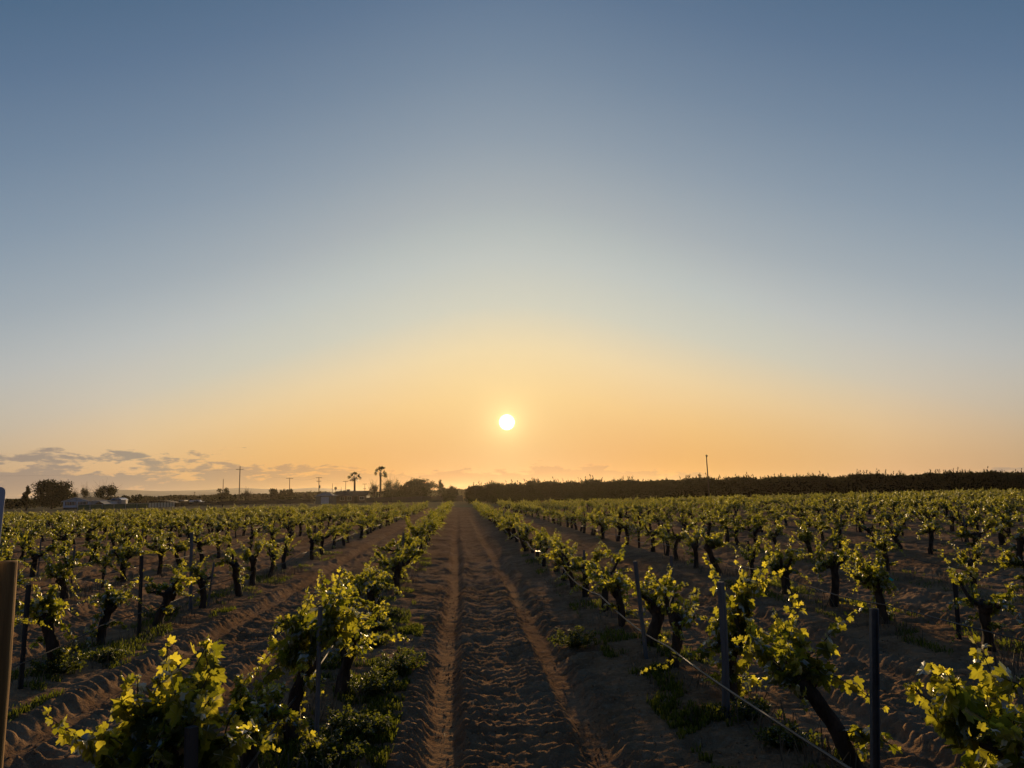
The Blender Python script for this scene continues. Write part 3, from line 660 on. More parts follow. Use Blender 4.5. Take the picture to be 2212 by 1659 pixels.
def tree(name, label, x, y, h, w, seed, kind='round', n=2600, leaf=0.16, group='trees around the farmyard', mat=None, cat='tree', base=0.25, mesh_only=False, depth=None):
    rg = np.random.default_rng(seed); mat = mat or m_tree; cl, limbs = [], []
    dp = depth or w
    th = h*base; tr = 0.035*h
    limbs.append(tube(np.column_stack([0.02*h*np.sin(np.linspace(0, 3, 6)), np.zeros(6), np.linspace(-0.3, th+0.25*h, 6)]), np.linspace(tr*1.2, tr*0.6, 6), 7, 0.08, rg))
    nb = {'round': 12, 'fan': 14, 'bare': 26, 'cone': 10, 'two': 10, 'wide': 26, 'hedge': 18}[kind]
    for i in range(nb):
        a = rg.random()*2*PI; f = rg.random()
        if kind == 'cone':
            z = th+(h-th)*(i+0.5)/nb; rad = w*0.5*(1-(z-th)/(h-th))**0.8*rg.uniform(0.7, 1.1)
            c = np.array([math.cos(a)*rad*0.45, math.sin(a)*rad*0.45, z]); r = np.array([rad*0.65+0.15, rad*0.65+0.15, 0.09*h])
        elif kind == 'two':
            sgn = -1 if i % 2 else 1; z = rg.uniform(0.35, 0.85)*h
            c = np.array([sgn*w*0.27+rg.normal(0, 0.04)*w, rg.normal(0, 0.1)*w, z]); r = np.array([0.22*w, 0.22*w, 0.14*h])*rg.uniform(0.8, 1.2)
        elif kind in ('fan', 'bare'):
            e = rg.uniform(0.3, 1.0); rad = w*0.5*e; z = h*(0.98-0.42*e**2)*rg.uniform(0.75, 1.0)
            c = np.array([math.cos(a)*rad*0.85, math.sin(a)*rad*0.85, z]); r = np.array([0.16*w, 0.16*w, 0.16*h])*rg.uniform(0.7, 1.2)
        else:
            e = rg.random()**0.6; z = h*((0.18 if base < 0.15 else 0.38)+(0.64 if base < 0.15 else 0.44)*rg.random()); zz = (z/h-0.45)/0.55
            rad = w*0.38*e*math.sqrt(max(0.15, 1-zz*zz*0.8))
            c = np.array([math.cos(a)*rad, math.sin(a)*rad, z]); r = np.array([0.20*w, 0.20*w, 0.15*h])*rg.uniform(0.65, 1.15)
        c[1] *= dp/w; r[1] *= dp/w
        if c[2]+r[2] > h: c[2] = h-r[2]
        cl.append((c, r)); p0 = np.array([0, 0, th+0.15*h*rg.random()]); s = np.linspace(0, 1, 5)[:, None]
        Q = p0+(c-p0)*s+np.array([0, 0, 0.06*h])*np.sin(s*PI)
        limbs.append(tube(Q, np.linspace(tr*0.45, tr*0.10, 5), 4, 0, rg, False))
        if kind in ('fan', 'bare'):
            for q in range(5 if kind == 'fan' else 7):
                e2 = c+rg.normal(0, 1, 3)*r*1.1+np.array([0, 0, r[2]*0.8]); s3 = np.linspace(0, 1, 4)[:, None]
                limbs.append(tube(c*0.75+p0*0.25+(e2-c*0.75-p0*0.25)*s3, np.linspace(0.05, 0.018, 4), 3, 0, rg, False))
    if kind in ('round', 'wide', 'hedge', 'two'):
        cl.append((np.array([0, 0, (0.42 if base < 0.15 else 0.52)*h]), np.array([0.33*w, 0.33*dp, (0.40 if base < 0.15 else 0.32)*h])))
    P, d = crown_leaves(cl, n, leaf, rg)
    P[:, 2] = np.where(P[:, 2] < th*0.5+0.1, th*0.5+0.1+rg.random(n)*0.15*h, P[:, 2])
    T = rg.normal(0, 1, (n, 3))+np.array([0, 0, 0.3]); N = rg.normal(0, 1, (n, 3))+d*0.5
    sz = leaf*rg.uniform(0.6, 1.3, n)
    LV, LF = quads(P, T, N, sz*0.6, sz, rg)
    Tm = merge(limbs)
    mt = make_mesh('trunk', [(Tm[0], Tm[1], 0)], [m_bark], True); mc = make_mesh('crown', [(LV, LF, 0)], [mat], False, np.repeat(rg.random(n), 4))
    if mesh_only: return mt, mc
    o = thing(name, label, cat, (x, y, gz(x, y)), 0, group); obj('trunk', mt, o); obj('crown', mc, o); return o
def tree_px(name, label, x0, x1, ytop, Y, seed, kind='round', n=2600, leaf=0.16, **k):
    a, b_ = hor(x0, Y), hor(x1, Y); h = at((x0+x1)/2, ytop, Y).z
    return tree(name, label, (a+b_)/2, Y, h, (b_-a)*1.0, seed, kind, n, leaf, **k)
tree_px('leafy_tree', 'small pointed dark tree left of the biggest farmyard tree', 41, 72, 1049, 240, 1, 'cone', 1500, 0.30)
tree_px('leafy_tree', 'biggest dark dense tree left of the mobile home', 58, 165, 1033, 290, 2, 'wide', 11000, 0.34, base=0.05, depth=9)
tree_px('bare_tree', 'thin nearly bare tree behind the mobile home roof', 152, 168, 1062, 300, 3, 'bare', 120, 0.2)
tree_px('budding_tree', 'small budding tree between the mobile home roof and the fan-shaped tree', 170, 194, 1053, 290, 4, 'fan', 500, 0.22)
tree_px('budding_tree', 'wide fan-shaped budding tree behind the mobile home', 192, 255, 1044, 290, 5, 'fan', 2600, 0.26, base=0.12)
tree_px('leafy_tree', 'low brownish tree right of the blue shed', 258, 282, 1067, 330, 6, 'round', 700, 0.32)
tree_px('leafy_tree', 'rounded brownish tree, second right of the blue shed', 281, 307, 1064, 320, 7, 'round', 900, 0.32)
tree_px('leafy_tree', 'tiny lollipop tree on the far skyline', 373, 381, 1074, 420, 8, 'round', 200, 0.3)
tree_px('leafy_tree', 'low domed tree left of the two-lobed tree', 441, 454, 1073, 380, 9, 'round', 350, 0.3)
tree_px('leafy_tree', 'two-lobed upright tree behind the plain thin pole', 469, 494, 1053, 300, 10, 'two', 1500, 0.3, base=0.08)
tree_px('leafy_tree', 'domed round tree between the thin pole and tallest utility pole', 493, 512, 1069, 300, 11, 'round', 700, 0.3, base=0.05)
tree_px('bare_tree', 'bare spindly tree right of the tallest utility pole', 521, 546, 1060, 300, 12, 'bare', 160, 0.2)
tree_px('leafy_tree', 'small dark bushy tree right of the bare spindly tree', 544, 562, 1069, 300, 13, 'round', 600, 0.3, base=0.05)
tree_px('leafy_tree', 'left tree of the dark clump around the second utility pole', 577, 605, 1052, 290, 14, 'round', 2000, 0.3, base=0.05)
tree_px('leafy_tree', 'middle tree of the dark clump around the second utility pole', 597, 621, 1054, 294, 15, 'round', 1500, 0.3, base=0.05)
tree_px('leafy_tree', 'right tree of the dark clump around the second utility pole', 616, 635, 1051, 286, 16, 'round', 1500, 0.3, base=0.05)
tree_px('leafy_tree', 'low bush-like tree right of the dark clump', 632, 650, 1066, 300, 17, 'round', 600, 0.28, base=0.05)
tree_px('bare_tree', 'low bare tree left of the pale garage', 652, 668, 1068, 300, 18, 'bare', 120, 0.2)
tree_px('leafy_tree', 'dark shrub behind the right end of the house roof', 770, 800, 1059, 262, 19, 'hedge', 1200, 0.24, base=0.05)
tree_px('budding_tree', 'sparse budding tree left of the taller palm', 793, 822, 1046, 250, 20, 'bare', 900, 0.15)
tree_px('budding_tree', 'sparse twiggy tree right of the taller palm', 824, 872, 1035, 245, 21, 'bare', 2000, 0.15)
tree_px('leafy_tree', 'dense low hedge-like tree under the twiggy tree', 815, 882, 1055, 240, 22, 'wide', 3800, 0.24, base=0.04, depth=6)
tree_px('leafy_tree', 'large domed dark tree left of the drooping conifer', 858, 948, 1030, 225, 23, 'wide', 9000, 0.27, base=0.05, depth=9)
tree_px('conifer_tree', 'drooping conifer with sky showing through its base', 937, 967, 1035, 240, 24, 'cone', 1300, 0.22, base=0.30)
tree_px('leafy_tree', 'round dark tree just left of the gap at the track end', 956, 994, 1044, 190, 25, 'round', 3800, 0.20, base=0.04)
# palms
m_palm = leaf_mat('palm_frond', (0.02, 0.028, 0.010), (0.05, 0.06, 0.02), (0.03, 0.035, 0.008), (0.09, 0.09, 0.02), 0.02, 0.35)
def palm(label, px, ytop, Y, seed, cr):
    rg = np.random.default_rng(seed); x = hor(px, Y); h = at(px, ytop, Y).z-cr*0.55
    o = thing('fan_palm', label, 'palm tree', (x, Y, 0), 0, 'tall fan palms beside the house')
    s = np.linspace(0, 1, 14); P = np.column_stack([0.15*np.sin(s*2.5), 0*s, -0.3+(h+0.3)*s])
    V, F = tube(P, 0.44-0.16*s+0.10*(s > 0.9), 10, 0.04, rg); part('trunk', [(V, F)], m_bark, o, True)
    Vs, Fs, off = [], [], 0
    for i in range(30):
        a = rg.random()*2*PI; e = rg.uniform(-0.55, 1.4); d = np.array([math.cos(a)*math.cos(e), math.sin(a)*math.cos(e), math.sin(e)])
        pl = cr*rg.uniform(0.38, 0.55); p0 = np.array([P[-1, 0], 0, h]); p1 = p0+d*pl; sd = unit(np.cross(d, [0, 0, 1.0])); up = np.cross(sd, d); ro_ = rg.uniform(-1.2, 1.2); sd, up = sd*math.cos(ro_)+up*math.sin(ro_), up*math.cos(ro_)-sd*math.sin(ro_)
        v = [p0-sd*0.03, p0+sd*0.03, p1+sd*0.03, p1-sd*0.03]; f = [(0, 1, 2, 3)]
        for q in range(9):
            t = R(-48+12*q); L = cr*0.52*rg.uniform(0.8, 1.1)*(0.7+0.3*math.cos(t)); dd = d*math.cos(t)+sd*math.sin(t)
            k = len(v); mid = p1+dd*L*0.6; tip = p1+dd*L+np.array([0, 0, -0.22*L*rg.uniform(0.2, 1.2)])
            wv = np.cross(dd, up)*0.055*cr/2
            v += [p1, mid-wv, tip, mid+wv]; f += [(k, k+1, k+2, k+3)]
        Vs.append(np.array(v)); Fs.append(np.array(f)+off); off += len(v)
    part('crown', [(np.vstack(Vs), np.vstack(Fs))], m_palm, o, False, rg.random(off))
palm('shorter fan palm above the house chimney', 765, 1023, 250, 1, 2.5)
palm('taller fan palm right of the house', 821, 1012, 255, 2, 2.7)
# orchard: rows of trees of one size
ow = [tree('', '', 0, 0, 4.4, 5.0, 60+i, 'hedge', 5600, 0.17, mat=m_orch, base=0.06, mesh_only=True) for i in range(5)]
def add_spikes(mc, seed):
    rg = np.random.default_rng(seed); n = 60; s = []
    a = rg.random(n)*2*PI; rr = 2.2*np.sqrt(rg.random(n)); x0, y0 = rr*np.cos(a), rr*np.sin(a)
    z0 = 4.5*np.sqrt(1-(rr/3.1)**2)*0.80
    Ps, Ts = [], []
    for i in range(n):
        L = rg.uniform(0.25, 0.9)*(1.9 if i % 5 == 0 else 1.0); m = 12; u = np.linspace(-0.2, 1, m)
        Ps.append(np.column_stack([x0[i]+0.15*x0[i]*u*L+rg.normal(0, 0.06, m), y0[i]+0.15*y0[i]*u*L+rg.normal(0, 0.06, m), z0[i]+L*u])); Ts.append(rg.normal(0, 0.4, (m, 3))+np.array([0, 0, 1.0]))
    P = np.vstack(Ps); V, F = quads(P, np.vstack(Ts), rg.normal(0, 1, P.shape), np.full(len(P), 0.11), np.full(len(P), 0.17), rg)
    return V, F
orch = []
for i, (mt, mc) in enumerate(ow):
    co = np.empty(len(mc.vertices)*3, np.float32); mc.vertices.foreach_get('co', co); co = co.reshape(-1, 3); nq = len(co)//4
    V, F = add_spikes(mc, 80+i)
    orch.append((mt, make_mesh('crown', [(co, np.arange(nq*4).reshape(-1, 4), 0), (V, F, 0)], [m_orch], False, np.random.default_rng(i).random(len(co)+len(V)))))
ro = np.random.default_rng(9); ocount = 0
for row, Y in enumerate((150.0, 156.5, 163.0)):
    x = hor(1027+row*2, Y)
    while x < hor(2260, Y):
        if ocount >= 290: break
        mt, mc = orch[int(ro.integers(5))]
        rown = ('front', 'middle', 'back')[row]; k_ = int(round((x-hor(1027+row*2, Y))/4.0))+1
        o = thing('orchard_tree', 'dark orchard tree, %s from the left in the %s orchard row' % (ORD[k_], rown) if k_ < len(ORD) else 'dark orchard tree at the far right of the %s orchard row' % rown, 'tree', (x, Y+ro.normal(0, 0.3), 0), ro.random()*6, 'orchard trees behind the vineyard')
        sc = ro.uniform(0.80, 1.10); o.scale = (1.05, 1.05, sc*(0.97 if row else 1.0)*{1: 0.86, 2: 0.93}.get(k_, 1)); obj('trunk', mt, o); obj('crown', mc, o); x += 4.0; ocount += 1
# far tree line on the horizon
def skyline(name, label, x0, x1, Y, hfun, n, leaf, seed, dep=14):
    rg = np.random.default_rng(seed); a, b_ = hor(x0, Y), hor(x1, Y); x = rg.uniform(a, b_, n)
    top = hfun(x)*(0.72+0.55*fbm(x, x*0, 7, 1, 3, seed)+0.25); z = top*rg.random(n)**0.6
    P = np.column_stack([x, Y+rg.uniform(-dep/2, dep/2, n), z+0.2]); sz = leaf*rg.uniform(0.6, 1.3, n)
    V, F = quads(P, rg.normal(0, 1, (n, 3)), rg.normal(0, 1, (n, 3)), sz, sz, rg)
    tag(obj(name, make_mesh(name, [(V, F, 0)], [m_tree], False, np.repeat(rg.random(n), 4))), label, 'trees', kind='stuff')
skyline('far_tree_line', 'long low dark line of far trees along the left horizon', -150, 1010, 460, lambda x: 4.6+0*x, 15000, 0.75, 3)
skyline('far_hedge', 'dark green hedge at the far left edge of the farmyard', -120, 60, 330, lambda x: 3.6+0*x, 3000, 0.5, 5)
skyline('orchard_depth', 'dense orchard foliage behind the first orchard rows', 1060, 2300, 176, lambda x: 3.7+0*x, 30000, 0.5, 6, 16)
# ------------------------------------------------------------------ utility poles and wires
m_ins, _, _ = material('porcelain_insulator', (0.12, 0.09, 0.07), 0.4, 0.5)
POLES = []
def pole(label, px, ytop, Y, arms=(), arm_w=2.6, transformer=False, lean=0.0, r=0.17):
    x = hor(px, Y); h = at(px, ytop, Y).z
    o = thing('utility_pole', label, 'utility pole', (x, Y, 0), 0, 'utility poles around the farmyard')
    V, F = tube([(lean*h*s, 0, -0.5+(h+0.5)*s) for s in np.linspace(0, 1, 6)], np.linspace(r, r*0.62, 6), 8, 0.03, rng); part('shaft', [(V, F)], m_pole, o, True)
    for a, w in arms:
        z = h-a; xx = lean*z
        arm = part('crossarm', [box(xx, -r*0.75-0.06, z-0.06, w, 0.10, 0.13)], m_pole, o)
        for sx_ in (-0.46, -0.28, 0.28, 0.46):
            V, F = tube([(xx+sx_*w, -r*0.75-0.06, z+0.07), (xx+sx_*w, -r*0.75-0.06, z+0.16), (xx+sx_*w, -r*0.75-0.06, z+0.24)], [0.03, 0.075, 0.05], 6, 0, rng)
            part('insulator', [(V, F)], m_ins, arm)
    if transformer:
        V, F = tube([(lean*h+0.30, 0, h-4.0), (lean*h+0.30, 0, h-3.9), (lean*h+0.30, 0, h-3.05), (lean*h+0.30, 0, h-2.95)], [0.18, 0.25, 0.25, 0.12], 10, 0, rng)
        part('transformer', [(V, F)], m_steel, o, True)
    POLES.append((x+lean*h, Y, h-(arms[0][0] if arms else 0.1)+0.2)); return o
m_p = pole
pole('tallest utility pole with one crossarm, left of centre', 516.5, 1007, 262, ((1.15, 2.6),), r=0.19)
pole('plain thin pole without crossarm left of the tallest utility pole', 481, 1035, 205, (), r=0.12)
pole('second utility pole with two crossarms rising from the dark tree clump', 625, 1032, 300, ((0.25, 2.7), (4.8, 1.9)))
pole('leaning utility pole with transformer left of the pale garage', 689, 1030, 270, ((0.35, 2.1), (1.6, 1.6)), transformer=True, lean=-0.012)
pole('small utility pole with T top behind the house chimney', 746.5, 1039, 330, ((0.2, 2.2),), r=0.14)
pole('small utility pole between the two palms', 788, 1045, 340, ((0.15, 2.0), (2.2, 1.2)), r=0.14)
pole('tiny far T-topped utility pole on the left skyline', 316.5, 1069, 480, ((0.15, 1.9),))
pole('far utility pole with short crossarms left of the two-lobed tree', 420, 1062, 430, ((0.5, 0.9), (2.0, 0.8)))
pole('far slim pole left of the leaning transformer pole', 671.5, 1058, 430, ((0.6, 0.8),), r=0.14)
pole('slim bare pole right of the pale garage roof', 717.8, 1044, 262, (), r=0.09)
pole('thin bare mast behind the left end of the house roof', 737, 1052, 300, (), r=0.09)
pole('slim pole standing in front of the mobile home', 165.5, 1071, 238, (), r=0.07)
pole('tall leaning pole rising in front of the orchard on the right', 1531, 982, 146, ((0.35, 0.35),), lean=-0.010, r=0.15)
m_wire, _, _ = material('wire', (0.02, 0.02, 0.02), 0.5)
def wire(label, a, b_, sag, r=0.012):
    s = np.linspace(0, 1, 24)[:, None]; P = np.array(a)+(np.array(b_)-np.array(a))*s; P[:, 2] -= 4*sag*(s*(1-s))[:, 0]
    V, F = tube(P, r, 4, 0, rng, False); tag(obj('power_line', make_mesh('power_line', [(V, F, 0)], [m_wire])), label, 'power line', 'power lines between the poles')
wire('thin power line from the tallest pole to the second pole', POLES[0], POLES[2], 0.9)
wire('thin power line from the second pole to the leaning pole', POLES[2], POLES[3], 0.9)
wire('thin power line from the tallest pole out of the left side', POLES[0], (POLES[0][0]-120, 250, 12.5), 1.2)
wire('thin power line from the leaning pole to the pole behind the chimney', POLES[3], POLES[4], 0.8)
# windmill mast by the garage
x = hor(725, 290); h = at(725, 1053, 290).z; o = thing('wind_pump', 'tiny wind pump mast above the garage roof', 'wind pump', (x, 290, 0))
part('tower', [tube([(sx_*0.5, sy_*0.5, 0), (0, 0, h-0.6)], [0.04, 0.03], 4, 0, rng) for sx_ in (-1, 1) for sy_ in (-1, 1)], m_pole, o)
part('fan', [tube([(0, -0.2, h-0.3), (0.55*math.cos(a), -0.2, h-0.3+0.55*math.sin(a))], [0.05, 0.16], 4, 0, rng) for a in np.arange(8)*PI/4], m_steel, o)
# ------------------------------------------------------------------ buildings
def siding(name, c, pitch=0.2, d=0.02):
    m, g, b = material(name, c, 0.6, 0.3)
    t = g.n('ShaderNodeTexCoord'); s = g.n('ShaderNodeSeparateXYZ'); g.l(t.outputs['Object'], s.inputs[0])
    bp = g.n('ShaderNodeBump'); bp.inputs['Distance'].default_value = d; g.l(g.m('FRACT', g.m('DIVIDE', s.outputs[2], pitch)), bp.inputs['Height']); g.l(bp.outputs[0], b.inputs['Normal'])
    g.l(g.mix(g.sstep(g.noise(t.outputs['Object'], 0.8, 4), 0.4, 0.7), c, tuple(v*0.8 for v in c)), b.inputs['Base Color'])
    return m
m_side = siding('pale_blue_siding', (0.52, 0.60, 0.70)); m_trim, _, _ = material('white_trim', (0.75, 0.75, 0.72), 0.5)
m_glass, _, _ = material('dark_window_glass', (0.015, 0.02, 0.025), 0.08, 0.6)
m_shut, _, _ = material('maroon_shutter', (0.10, 0.035, 0.03), 0.6)
m_roof = noisy('dark_shingles', (0.045, 0.04, 0.038), (0.07, 0.062, 0.058), 2.0, 1.0, 0.02, bscale=6, spec=0.05)
m_skirt, _, _ = material('dark_skirting', (0.05, 0.045, 0.04), 0.8)
def roof_gable(o, x0, x1, y0, y1, ze, zr, mat, over=0.35, t=0.12, along='y', name='roof'):
    """ridge runs along y (or x); a slab of real thickness"""
    if along == 'y':
        xm = (x0+x1)/2; sl = (zr-ze)/(xm-x0)
        out = [(x0-over, ze-over*sl), (xm, zr), (x1+over, ze-over*sl), (x1+over, ze-over*sl+t), (xm, zr+t*1.15), (x0-over, ze-over*sl+t)]
        n = 6; V = np.array([(x, y0-over, z) for x, z in out]+[(x, y1+over, z) for x, z in out]); F = [(i, (i+1) % n, (i+1) % n+n, i+n) for i in range(n)]+[(1, 0, 5, 4), (2, 1, 4, 3), (6, 7, 10, 11), (7, 8, 9, 10)]
    else:
        ym = (y0+y1)/2; sl = (zr-ze)/(ym-y0)
        out = [(y0-over, ze-over*sl), (ym, zr), (y1+over, ze-over*sl), (y1+over, ze-over*sl+t), (ym, zr+t*1.15), (y0-over, ze-over*sl+t)]
        n = 6; V = np.array([(x0-over, y, z) for y, z in out]+[(x1+over, y, z) for y, z in out]); F = [(i, (i+1) % n, (i+1) % n+n, i+n) for i in range(n)]+[(1, 0, 5, 4), (2, 1, 4, 3), (6, 7, 10, 11), (7, 8, 9, 10)]
    return part(name, [(V, np.array(F))], mat, o)
def gable_walls(o, x0, x1, y0, y1, z0, ze, zr, mat, along='y'):
    if along == 'y':
        out = [(x0, z0), (x1, z0), (x1, ze), ((x0+x1)/2, zr), (x0, ze)]
        V = np.array([(x, y0, z) for x, z in out]+[(x, y1, z) for x, z in out], float)
    else:
        out = [(y0, z0), (y1, z0), (y1, ze), ((y0+y1)/2, zr), (y0, ze)]
        V = np.array([(x0, y, z) for y, z in out]+[(x1, y, z) for y, z in out], float)
    V = np.vstack([V, (V[2]+V[4])/2, (V[7]+V[9])/2])
    F = [(0, 1, 6, 5), (1, 2, 7, 6), (4, 0, 5, 9), (0, 1, 2, 4), (5, 9, 7, 6), (4, 10, 2, 3), (9, 8, 7, 11)]
    return part('wall', [(V, np.array(F))], mat, o)
def window(o, x, y, z, w, h, shutters=False, mat=None):
    p = part('window', [box(x, y-0.03, z, w, 0.05, h)], m_glass, o)
    part('frame', [box(x-w/2, y-0.07, z-0.05, 0.07, 0.06, h+0.1), box(x+w/2, y-0.07, z-0.05, 0.07, 0.06, h+0.1), box(x, y-0.072, z-0.09, w+0.2, 0.05, 0.07), box(x, y-0.072, z+h+0.01, w+0.2, 0.05, 0.07), box(x, y-0.068, z, 0.05, 0.04, h)], m_trim, p)
    if shutters:
        for s_ in (-1, 1): part('shutter', [box(x+s_*(w/2+0.23), y-0.05, z, 0.34, 0.05, h)], m_shut, o)
# mobile home
Yh = 262; xa, xb, xc = hor(136.5, Yh), hor(190.5, Yh), hor(230.5, Yh)
hs = Yh*1.0/1600
o = thing('mobile_home', 'pale blue mobile home with white eaves and shuttered windows', 'mobile home', ((xa+xb)/2, Yh, 0))
wd = (xb-xa)/2
z0, ze, zr = at(160, 1098, Yh).z*0+0.55, at(145, 1083, Yh).z, at(165, 1075.5, Yh).z
gable_walls(o, -wd, wd, 0, 14, z0, ze, zr-0.06, m_side)
part('skirting', [box(0, 7, 0, 2*wd-0.1, 13.9, z0)], m_skirt, o)
rf = roof_gable(o, -wd, wd, 0, 14, ze, zr, m_roof)
part('fascia', [tube([(-wd-0.4, -0.40, ze-0.10), (0, -0.40, zr+0.07)], 0.10, 4, 0, rng), tube([(wd+0.4, -0.40, ze-0.10), (0, -0.40, zr+0.07)], 0.10, 4, 0, rng)], m_trim, rf)
wz = z0+0.75
for cx in (-wd*0.62, -wd*0.22): window(o, cx, 0, wz, 0.95, 1.15, True)
for cx in (wd*0.42, wd*0.74): window(o, cx, 0, wz, 0.95, 1.15, True)
# its rear wing to the right
wg = xc-xb
part('wing', [box(wd+wg/2, 7, 0.4, wg, 9, ze-0.55)], m_side, o)
r2 = part('wing_roof', [box(wd+wg/2+0.2, 6.6, ze-0.149, wg+0.5, 10, 0.12)], m_roof, o)
part('fascia', [box(wd+wg/2+0.2, 1.56, ze-0.17, wg+0.5, 0.06, 0.20)], m_trim, r2)
# little shed with corrugated roof in front
m_corr, g, b = material('corrugated_steel', (0.20, 0.21, 0.21), 0.7, 0.2, 0.0)
t = g.n('ShaderNodeTexCoord'); wv = g.n('ShaderNodeTexWave'); wv.inputs['Scale'].default_value = 4; g.l(t.outputs['Object'], wv.inputs[0])
bp = g.n('ShaderNodeBump'); bp.inputs['Distance'].default_value = 0.03; g.l(wv.outputs[1], bp.inputs['Height']); g.l(bp.outputs[0], b.inputs['Normal'])
Ya = 236; x0, x1 = hor(199, Ya), hor(232, Ya); o = thing('garden_shed', 'small dark shed with corrugated metal roof before the mobile home', 'shed', ((x0+x1)/2, Ya, 0)); w_ = (x1-x0)/2*0.75
zt = at(212, 1083, Ya).z
gable_walls(o, -w_, w_, 0, 4, 0, zt*0.55, zt-0.2, m_skirt); roof_gable(o, -w_, w_, 0, 4, zt*0.55, zt-0.1, m_corr)
# blue barrel-roofed shed
Yb = 270; x0, x1, x2 = hor(239, Yb), hor(262.5, Yb), hor(271.5, Yb); w_ = (x1-x0)/2
m_blue = siding('blue_shed_panel', (0.16, 0.26, 0.34)); m_cream, _, _ = material('cream_panel', (0.55, 0.46, 0.34), 0.6)
zt = at(250, 1076, Yb).z; zs = at(250, 1081.5, Yb).z
o = thing('storage_shed', 'blue shed with rounded gable and cream side panel', 'shed', ((x0+x1)/2, Yb, 0))
out = [(-w_, 0.1), (w_, 0.1), (w_, zs)]+[(w_*0.97*math.cos(R(a)), zs+(zt-zs)*math.sin(R(a))) for a in (25, 50, 75, 105, 130, 155)]+[(-w_, zs)]
V, F = prism(out, 0, 5); part('wall', [(V, F)], m_blue, o)
out = [(1.06*x, z+0.12) for x, z in out[2:]]+[(x*0.98, z+0.015) for x, z in out[:1:-1]]
V, F = prism(out, -0.2, 5.2); nn = len(out); F = F[:nn]; k2 = nn//2
F = np.vstack([F, [(i, i+1, nn-2-i, nn-1-i) for i in range(k2-1)], [(nn+nn-1-i, nn+nn-2-i, nn+i+1, nn+i) for i in range(k2-1)]]); part('roof', [(V, F)], m_side, o)
window(o, -0.1, 0, 0.9, 0.9, 0.7)
part('side_panel', [box(w_+(x2-x1)/2, 0.4, 0.05, x2-x1, 0.7, zs+0.2)], m_cream, o)
# fences
m_gfence, g, b = material('green_mesh_fence', (0.07, 0.12, 0.055), 0.8)
m_rail, _, _ = material('pale_fence_rail', (0.40, 0.42, 0.38), 0.6); m_dwood, _, _ = material('dark_fence_wood', (0.05, 0.038, 0.03), 0.9)
m_pboard, _, _ = material('pale_board', (0.52, 0.44, 0.32), 0.7)
def fence(name, label, px0, px1, Y0, Y1, h, step, m_panel, m_post_, m_top, ph=0.1, pt=0.05, cat='fence', pz=0.05):
    x0, x1 = hor(px0, Y0), hor(px1, Y1); L = math.hypot(x1-x0, Y1-Y0); a = math.atan2(Y1-Y0, x1-x0)
    o = thing(name, label, cat, (x0, Y0, 0), a); n = max(2, int(L/step))
    if m_panel: part('panel', [box(L/2, 0, pz, L, 0.04, h-0.1-pz)], m_panel, o)
    for i in range(n+1): part('post', [box(L*i/n, -0.08, 0, ph, 0.09, h)], m_post_, o)
    if m_top: part('top_rail', [box(L/2, -0.03, h-0.09, L, 0.05, 0.07)], m_top, o)
fence('panel_fence', 'green panel fence with pale top rail right of the mobile home', 168, 320, 226, 240, 1.55, 3.0, m_gfence, m_rail, m_rail)
fence('paddock_fence', 'cream board fence with dark posts left of the plain thin pole', 320, 378, 236, 250, 1.6, 1.5, m_pboard, m_dwood, m_pboard, 0.16, pz=0.1)
fence('board_fence', 'long low dark fence in front of the distant trees', 508, 678, 262, 250, 1.6, 4.0, m_dwood, m_dwood, m_roof, 0.14, pz=0.2)
fence('board_fence', 'long dark fence between the pale garage and the domed tree', 790, 1000, 232, 205, 1.7, 4.0, m_dwood, m_dwood, m_roof, 0.14, pz=0.1)
fence('board_fence', 'low dark fence behind the cream board fence', 376, 505, 275, 270, 1.5, 4.0, m_dwood, m_dwood, m_roof, 0.14, pz=0.1)
# dark shelter behind the cream fence, long low white-roofed shed, parked trailers
Yd = 262; x0, x1 = hor(315, Yd), hor(376, Yd); o = thing('open_shelter', 'low dark shelter with rounded roof behind the cream board fence', 'shelter', ((x0+x1)/2, Yd, 0)); w_ = (x1-x0)/2
zt = at(340, 1081.5, Yd).z
part('roof', [prism([(-w_, zt*0.55), (-w_*0.8, zt*0.82), (-w_*0.45, zt), (w_*0.2, zt*0.97), (w_*0.7, zt*0.85), (w_, zt*0.6), (w_*0.7, zt*0.78), (w_*0.2, zt*0.9), (-w_*0.45, zt*0.92), (-w_*0.8, zt*0.75)][::-1], 0, 6)], m_dwood, o)
part('back_wall', [box(0, 5.5, 0, w_*1.9, 0.1, zt*0.7)], m_dwood, o)
for i in range(5): part('post', [box(-w_*0.9+w_*0.44*i, 0.15, 0, 0.12, 0.12, zt*0.66)], m_dwood, o)
Yl = 300; x0, x1 = hor(386, Yl), hor(398, Yl); o = thing('farm_shed', 'low shed with a bright flat roof on the far side of the yard', 'shed', ((x0+x1)/2, Yl, 0)); zt = at(392, 1080.5, Yl).z
part('wall', [box(0, 2, 0, x1-x0-0.4, 3.6, zt-0.2)], m_dwood, o); part('roof', [box(0, 2, zt-0.19, x1-x0, 4.2, 0.16)], m_trim, o)
m_van, _, _ = material('white_vehicle_paint', (0.62, 0.63, 0.64), 0.35, 0.5); m_tyre, _, _ = material('tyre', (0.02, 0.02, 0.02), 0.9)
